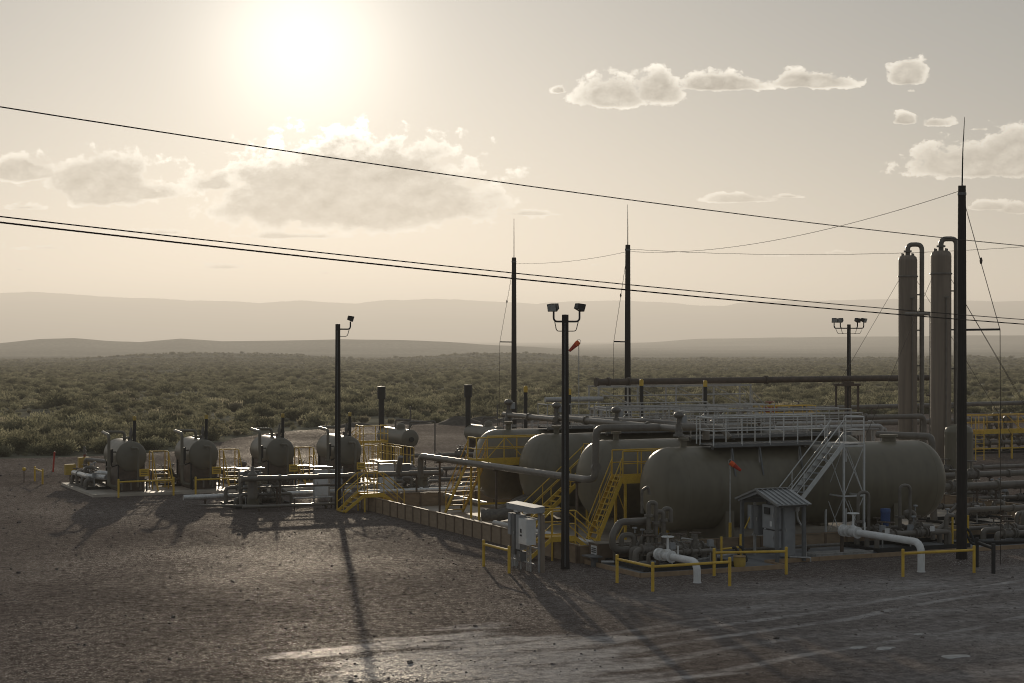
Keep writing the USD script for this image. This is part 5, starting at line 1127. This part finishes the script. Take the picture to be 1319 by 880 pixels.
heater('left heater vessel with a capped black stack behind the low yellow footbridge', 13.0, 50.2); heater('right heater vessel with a capped black stack behind the farthest large tank', 19.7, 51.0)
t = Thing('footbridge', 'low yellow railed footbridge over pipes in front of the left heater', 'footbridge', (10.2, 44.5, 0))
t.part('deck', MB().box(9.8, 10.6, 43.6, 49.5, .52, .56), 'dull_yellow')
for x in (9.8, 10.6): add_rail(t, [(x, 43.6, .56), (x, 49.5, .56)], 'yellow_paint', 1.05, .6, r=.026)
for y in (43.8, 46.5, 49.3):
    for x in (9.86, 10.54): t.part('leg', MB().box(x - .03, x + .03, y - .03, y + .03, 0, .52), 'yellow_paint')
t = Thing('access_platform', 'yellow stepped platform at the far end of the footbridge beside the left heater', 'platform', (10.4, 51.2, 0)); t.part('deck', MB().box(9.9, 11.6, 50.8, 52.2, 1.5, 1.54), 'dull_yellow')
add_rail(t, [(9.9, 52.2, 1.54), (9.9, 50.8, 1.54), (11.6, 50.8, 1.54), (11.6, 52.2, 1.54)], 'yellow_paint', 1.07, .8, r=.028, toe=True); add_stairs(t, (8.0, 51.5, 0), (9.9, 51.5, 1.5), (0, 1, 0), .9, 'yellow_paint', 7)
for x in (9.95, 11.55):
    for y in (50.85, 52.15): t.part('leg', MB().box(x - .04, x + .04, y - .04, y + .04, 0, 1.5), 'yellow_paint')
for k, (lab, y, x0, x1, z, r) in enumerate([('first of the low sunlit pipes between the footbridge and the white cabinet', 33.5, 4.5, 16, .45, .11), ('middle low pipe running toward the right heater', 40.6, 6.5, 22, .5, .1), ('farther low pipe between the heaters and the farthest tank', 46.5, 11.5, 28, .9, .12), ('thin pipe on the gravel beyond the containment wall', 30.6, 5.5, 17, .3, .08), ('pipe on low posts right of the left heater', 48.5, 15.5, 26, 1.1, .08), ('pipe leading from the second metering skid toward the tanks', 27.8, 7, 20, .6, .13)]):
    t = run(lab, [(x0, y, .1), (x0, y, z), (x1, y, z)], r, [(x, y, z) for x in np.arange(x0 + 1, x1, 4)], [(x0 + 2, y, z), (x1 - 3, y, z)]); add_valve(t, (x0 + 3.4, y, z), 'x', r * 1.1)
skid('valves and elbows on the gravel right of the left heater', 15.2, 44.0, 3.0, 2.4, 81, h=1.2, z0=0, vert=2, rows=2, wheels=4)
skid('valves on the gravel in front of the right heater', 17.5, 40.2, 3.0, 2.4, 82, h=1.3, z0=0, vert=2, rows=3, wheels=5)

# ------------------------------------------------------------------ pipe bridge and process area behind the tanks
t = Thing('pipe_bridge', 'long grey steel truss bridge behind the large tanks', 'pipe bridge', (17, 32, 0)); xa, xb, z0, z1 = 17.0, 27.2, 4.35, 5.62
for yy in (31.4, 32.6):
    t.part('top_chord', MB().box(xa, xb, yy - .05, yy + .05, z1 - .1, z1), 'galvanised'); t.part('bottom_chord', MB().box(xa, xb, yy - .06, yy + .06, z0 - .12, z0 + .02), 'galvanised')
    n = 4
    for k in range(n + 1): x = xa + .06 + (xb - xa - .12) * k / n; t.part('upright', MB().box(x - .04, x + .04, yy - .04, yy + .04, z0 + .021, z1 - .101), 'galvanised')
    for k in range(n): x = xa + (xb - xa) * k / n; t.part('diagonal', MB().bar((x + .08, yy, z1 - .12), (x + (xb - xa) / n - .08, yy, z0 + .05), .045, .045), 'galvanised')
    for x in (xa + .2, 22.0, xb - .2): t.part('column', MB().box(x - .07, x + .07, yy - .07, yy + .07, 0, z0 - .121), 'galvanised')
t.part('walkway', MB().box(xa + .05, xb - .05, 31.47, 32.53, z0 - .05, z0 - .01), 'grey_paint')
for x in (xa + .1, 19.5, 22.1, 24.6, xb - .1): t.part('cross_beam', MB().box(x - .04, x + .04, 31.46, 32.54, z0 - .12, z0 - .051), 'galvanised')
t.part('conduit', MB().tube((xa + .3, 31.3, 5.05), (xb - .5, 31.3, 5.05), .04, 7), 'galvanised'); add_stairs(t, (30.6, 32.0, 1.2), (27.2, 32.0, z0), (0, 1, 0), .8, 'galvanised', 12, rail_h=1.0)
run('fat brown overhead pipe running from the truss to the two tall columns', [(17.2, 32, 5.82), (40.5, 32, 5.86), (40.6, 31.2, 5.86)], .185, (), [(18.0, 32, 5.82), (17.25, 32, 5.82), (19.3, 32, 5.83), (28.6, 32, 5.84)], mtl='brown_steel')
t = Thing('pipe_support', 'tall brown H shaped stand under the fat overhead pipe', 'support', (34.4, 32, 0))
for x in (33.6, 34.3, 34.6, 35.2): t.part('leg', MB().box(x - .05, x + .05, 31.95, 32.05, 0, 5.4), 'brown_steel')
t.part('cap_beam', MB().box(33.5, 35.3, 31.85, 32.15, 5.4, 5.55), 'brown_steel'); t.part('shoe', MB().box(34.1, 34.8, 31.85, 32.15, 5.551, 5.65), 'brown_steel')
for lab, x, y, h in (('black vent post with a yellow cap right of the left distant mast', 13.7, 34.0, 5.6), ('black vent post with a yellow cap just behind the front floodlight pole', 14.5, 30.0, 5.55), ('black vent post with a yellow cap in front of the truss', 18.3, 28.6, 6.05), ('black vent post with a yellow cap at the right end of the truss', 22.4, 28.6, 5.95)):
    t = Thing('vent_post', lab, 'vent post', (x, y, 0), group='black vent posts with yellow caps'); t.part('post', MB().tube((x, y, 0), (x, y, h - .35), .11, 12), 'black_steel'); t.part('cap', MB().lathe([(.118, -.36), (.118, -.06), (.06, 0), (1e-3, .005)], (x, y, h), 'z', 12), 'yellow_paint')
run('silver pipe stub joining the left end of the truss', [(13.6, 31.2, 4.9), (17.2, 31.2, 4.9)], .14, [(14.2, 31.2, 4.9)], mtl='galvanised')


def deck(label, x0, x1, y0, y1, z, name='process_platform', mtl='galvanised', deckm='grey_paint', sp=1.3, diag=False, toe=False):
    t = Thing(name, label, 'platform', (x0, y0, 0)); t.part('deck', MB().box(x0, x1, y0, y1, z - .05, z), deckm)
    for yy in (y0, y1): t.part('edge_beam', MB().box(x0, x1, yy - .03, yy + .03, z - .2, z + .04), mtl)
    n = max(2, round((x1 - x0) / 3.2))
    for k in range(n + 1):
        for yy in (y0 + .06, y1 - .06): x = x0 + .06 + (x1 - x0 - .12) * k / n; t.part('leg', MB().box(x - .05, x + .05, yy - .05, yy + .05, 0, z - .05), mtl)
    add_rail(t, [(x0, y1, z), (x0, y0, z), (x1, y0, z), (x1, y1, z)], mtl, 1.07, sp, r=.027, diag=diag, toe=toe); add_rail(t, [(x0, y1, z), (x1, y1, z)], mtl, 1.07, sp * 1.4, r=.027)
    return t


deck('grey railed platform behind the tanks below the left half of the truss', 15.2, 22.6, 26.5, 27.8, 3.35, diag=True); deck('grey railed platform behind the tanks below the right half of the truss', 23.2, 31.0, 25.6, 26.8, 3.0); deck('low grey railed platform between the farthest tank and the heaters', 14.0, 19.5, 36.6, 37.8, 2.6)
for k, (lab, x, y, w_, d_) in enumerate([('dense valve skid behind the farthest large tank', 9.5, 24.6, 4.5, 2.6), ('dense valve skid under the left half of the truss', 16.5, 29.2, 4.5, 2.6), ('dense valve skid under the right half of the truss', 22.2, 28.4, 4.6, 2.6), ('valve skid in front of the left tall column', 28.2, 25.4, 4.6, 3.0), ('valve skid between the distant floodlight pole and the columns', 29.4, 35.0, 4.6, 3.0)]):
    skid(lab, x, y, w_, d_, 90 + k, h=2.7, z0=0, vert=4, rows=4, wheels=8, name='process_skid', cat='process skid', r0=.12)
for k, (lab, y, z, x0, x1) in enumerate([('upper silver pipe of the rack behind the nearest walkway', 24.6, 3.6, 13, 31), ('second silver pipe of the rack behind the nearest walkway', 24.1, 3.25, 13, 31.5), ('thick tan pipe of the rack behind the nearest walkway', 23.9, 3.9, 20, 34), ('silver pipe near the columns behind the tank end', 22.4, 3.5, 19, 30)]):
    run(lab, [(x0, y, .3), (x0, y, z), (x1, y, z), (x1, y, .3)], [.11, .1, .15, .12][k], [(x, y, z) for x in np.arange(x0 + 3, x1, 5.5)], [(x0 + 4, y, z), (x1 - 4, y, z)], mtl=['galvanised', 'galvanised', 'pipe_paint', 'galvanised'][k])
t = run('long far pipe on posts crossing the plain behind the columns', [(39, 54, .3), (40.5, 54, 3.0), (92, 54, 3.3)], .17, [(x, 54, 3.05 + (x - 40) * .006) for x in range(44, 92, 8)], [(56, 54, 3.1), (70, 54, 3.17)]); add_valve(t, (42.9, 54, 3.02), 'x', .2, 'valve_red', wheel_mtl='valve_red', stem=.55); add_valve(t, (45.4, 54, 3.03), 'x', .2, 'valve_paint', stem=.55)
run('small hoop pipe standing left of the far pipe', [(37.2, 54, .2), (37.2, 54, 3.05), (38.8, 54, 3.05), (38.8, 54, .2)], .13)
t = deck('distant yellow platform with a stair under the far pipe', 40.6, 45.2, 51.4, 52.6, 2.3, mtl='yellow_paint', deckm='dull_yellow'); add_stairs(t, (48.0, 52, 0), (45.2, 52, 2.25), (0, 1, 0), .9, 'yellow_paint', 9)
t = deck('yellow railed platform on legs at the right edge of the gravel', 49.6, 60, 39.2, 40.6, 1.95, mtl='yellow_paint', deckm='dull_yellow', diag=False, toe=True)
t.part('girt', MB().bar((49.6, 39.26, .75), (60, 39.26, .75), .06, .08), 'yellow_paint')
for x in (52.6, 53.6, 56.6): t.part('brace', MB().tube((x, 39.2, 3.0), (x + 1.3, 39.2, 2.0), .03, 6), 'yellow_paint')
t.part('ladder_rail', MB().tube((49.7, 38.9, 0), (49.7, 38.9, 2.9), .04, 7), 'yellow_paint'); t.part('ladder_rail', MB().tube((50.4, 38.9, 0), (50.4, 38.9, 2.9), .04, 7), 'yellow_paint')
for z in np.arange(.3, 2, .28): t.part('rung', MB().tube((49.7, 38.9, z), (50.4, 38.9, z), .018, 6), 'yellow_paint')
run('grey pipe with small valves behind the yellow platform at the right edge', [(46, 46, .3), (46, 46, 2.3), (75, 46, 2.3)], .2, [(50, 46, 2.3), (58, 46, 2.3), (66, 46, 2.3)], [(49, 46, 2.3), (55, 46, 2.3)])
skid('row of dark valves behind the yellow platform at the right edge', 53, 44, 9, 2.6, 97, h=2.4, z0=0, vert=5, rows=3, wheels=9, r0=.14)
t = Thing('upright_tank', 'slim upright tan tank half hidden behind the tallest mast', 'tank', (31.0, 17.0, 0)); t.part('shell', MB().lathe([(.75, 0), (.75, 3.4)], (31.0, 17.0, 0), 'z', 30), 'tank_paint'); t.part('head', MB().lathe([(.75, 3.4), (.68, 3.62), (.4, 3.78), (1e-3, 3.82)], (31.0, 17.0, 0), 'z', 30), 'tank_paint')
# small flakes of pale crust lying on the yard at lower right
for k, (x, y, w_) in enumerate([(-1.27, -19.62, .3), (-.65, -20.0, .36), (1.6, -18.5, .18), (.3, -21.8, .48)]):
    r_ = np.random.default_rng(200 + k); a_ = np.linspace(0, 2 * np.pi, 14, endpoint=False); rad = w_ * (.55 + .5 * r_.random(14)); P = np.stack([x + np.cos(a_) * rad, y + np.sin(a_) * rad * .6], 1)
    V = np.vstack([np.column_stack([P, np.full(14, .004)]), np.column_stack([(P - [x, y]) * .85 + [x, y], np.full(14, .028)]), [[x, y, .032]]]); F_ = [(i, (i + 1) % 14, 14 + (i + 1) % 14) for i in range(14)] + [(i, 14 + (i + 1) % 14, 14 + i) for i in range(14)] + [(14 + i, 14 + (i + 1) % 14, 28) for i in range(14)]
    setting('caliche_crust', (V, np.array(F_)), 'crust', smooth=False)
#END

# ------------------------------------------------------------------ dusty air
hb = MB().box(-30000, 30000, -30000, 30000, -80, 560)
setting('haze', (hb.mesh()[0], hb.mesh()[1]), 'gravel', 'stuff', smooth=False, label='dusty air lit by the low sun', cat='haze')
HZ = usdkit.material(stage, '/World/Looks/dusty_air', {'v': ('principled_volume', {'color': (0.92, 0.9, 0.865), 'density': 1.42e-4, 'anisotropy': 0.45})}, [], volume='v.volume')
UsdShade.MaterialBindingAPI.Apply(stage.GetPrimAtPath('/World/haze')).Bind(HZ)
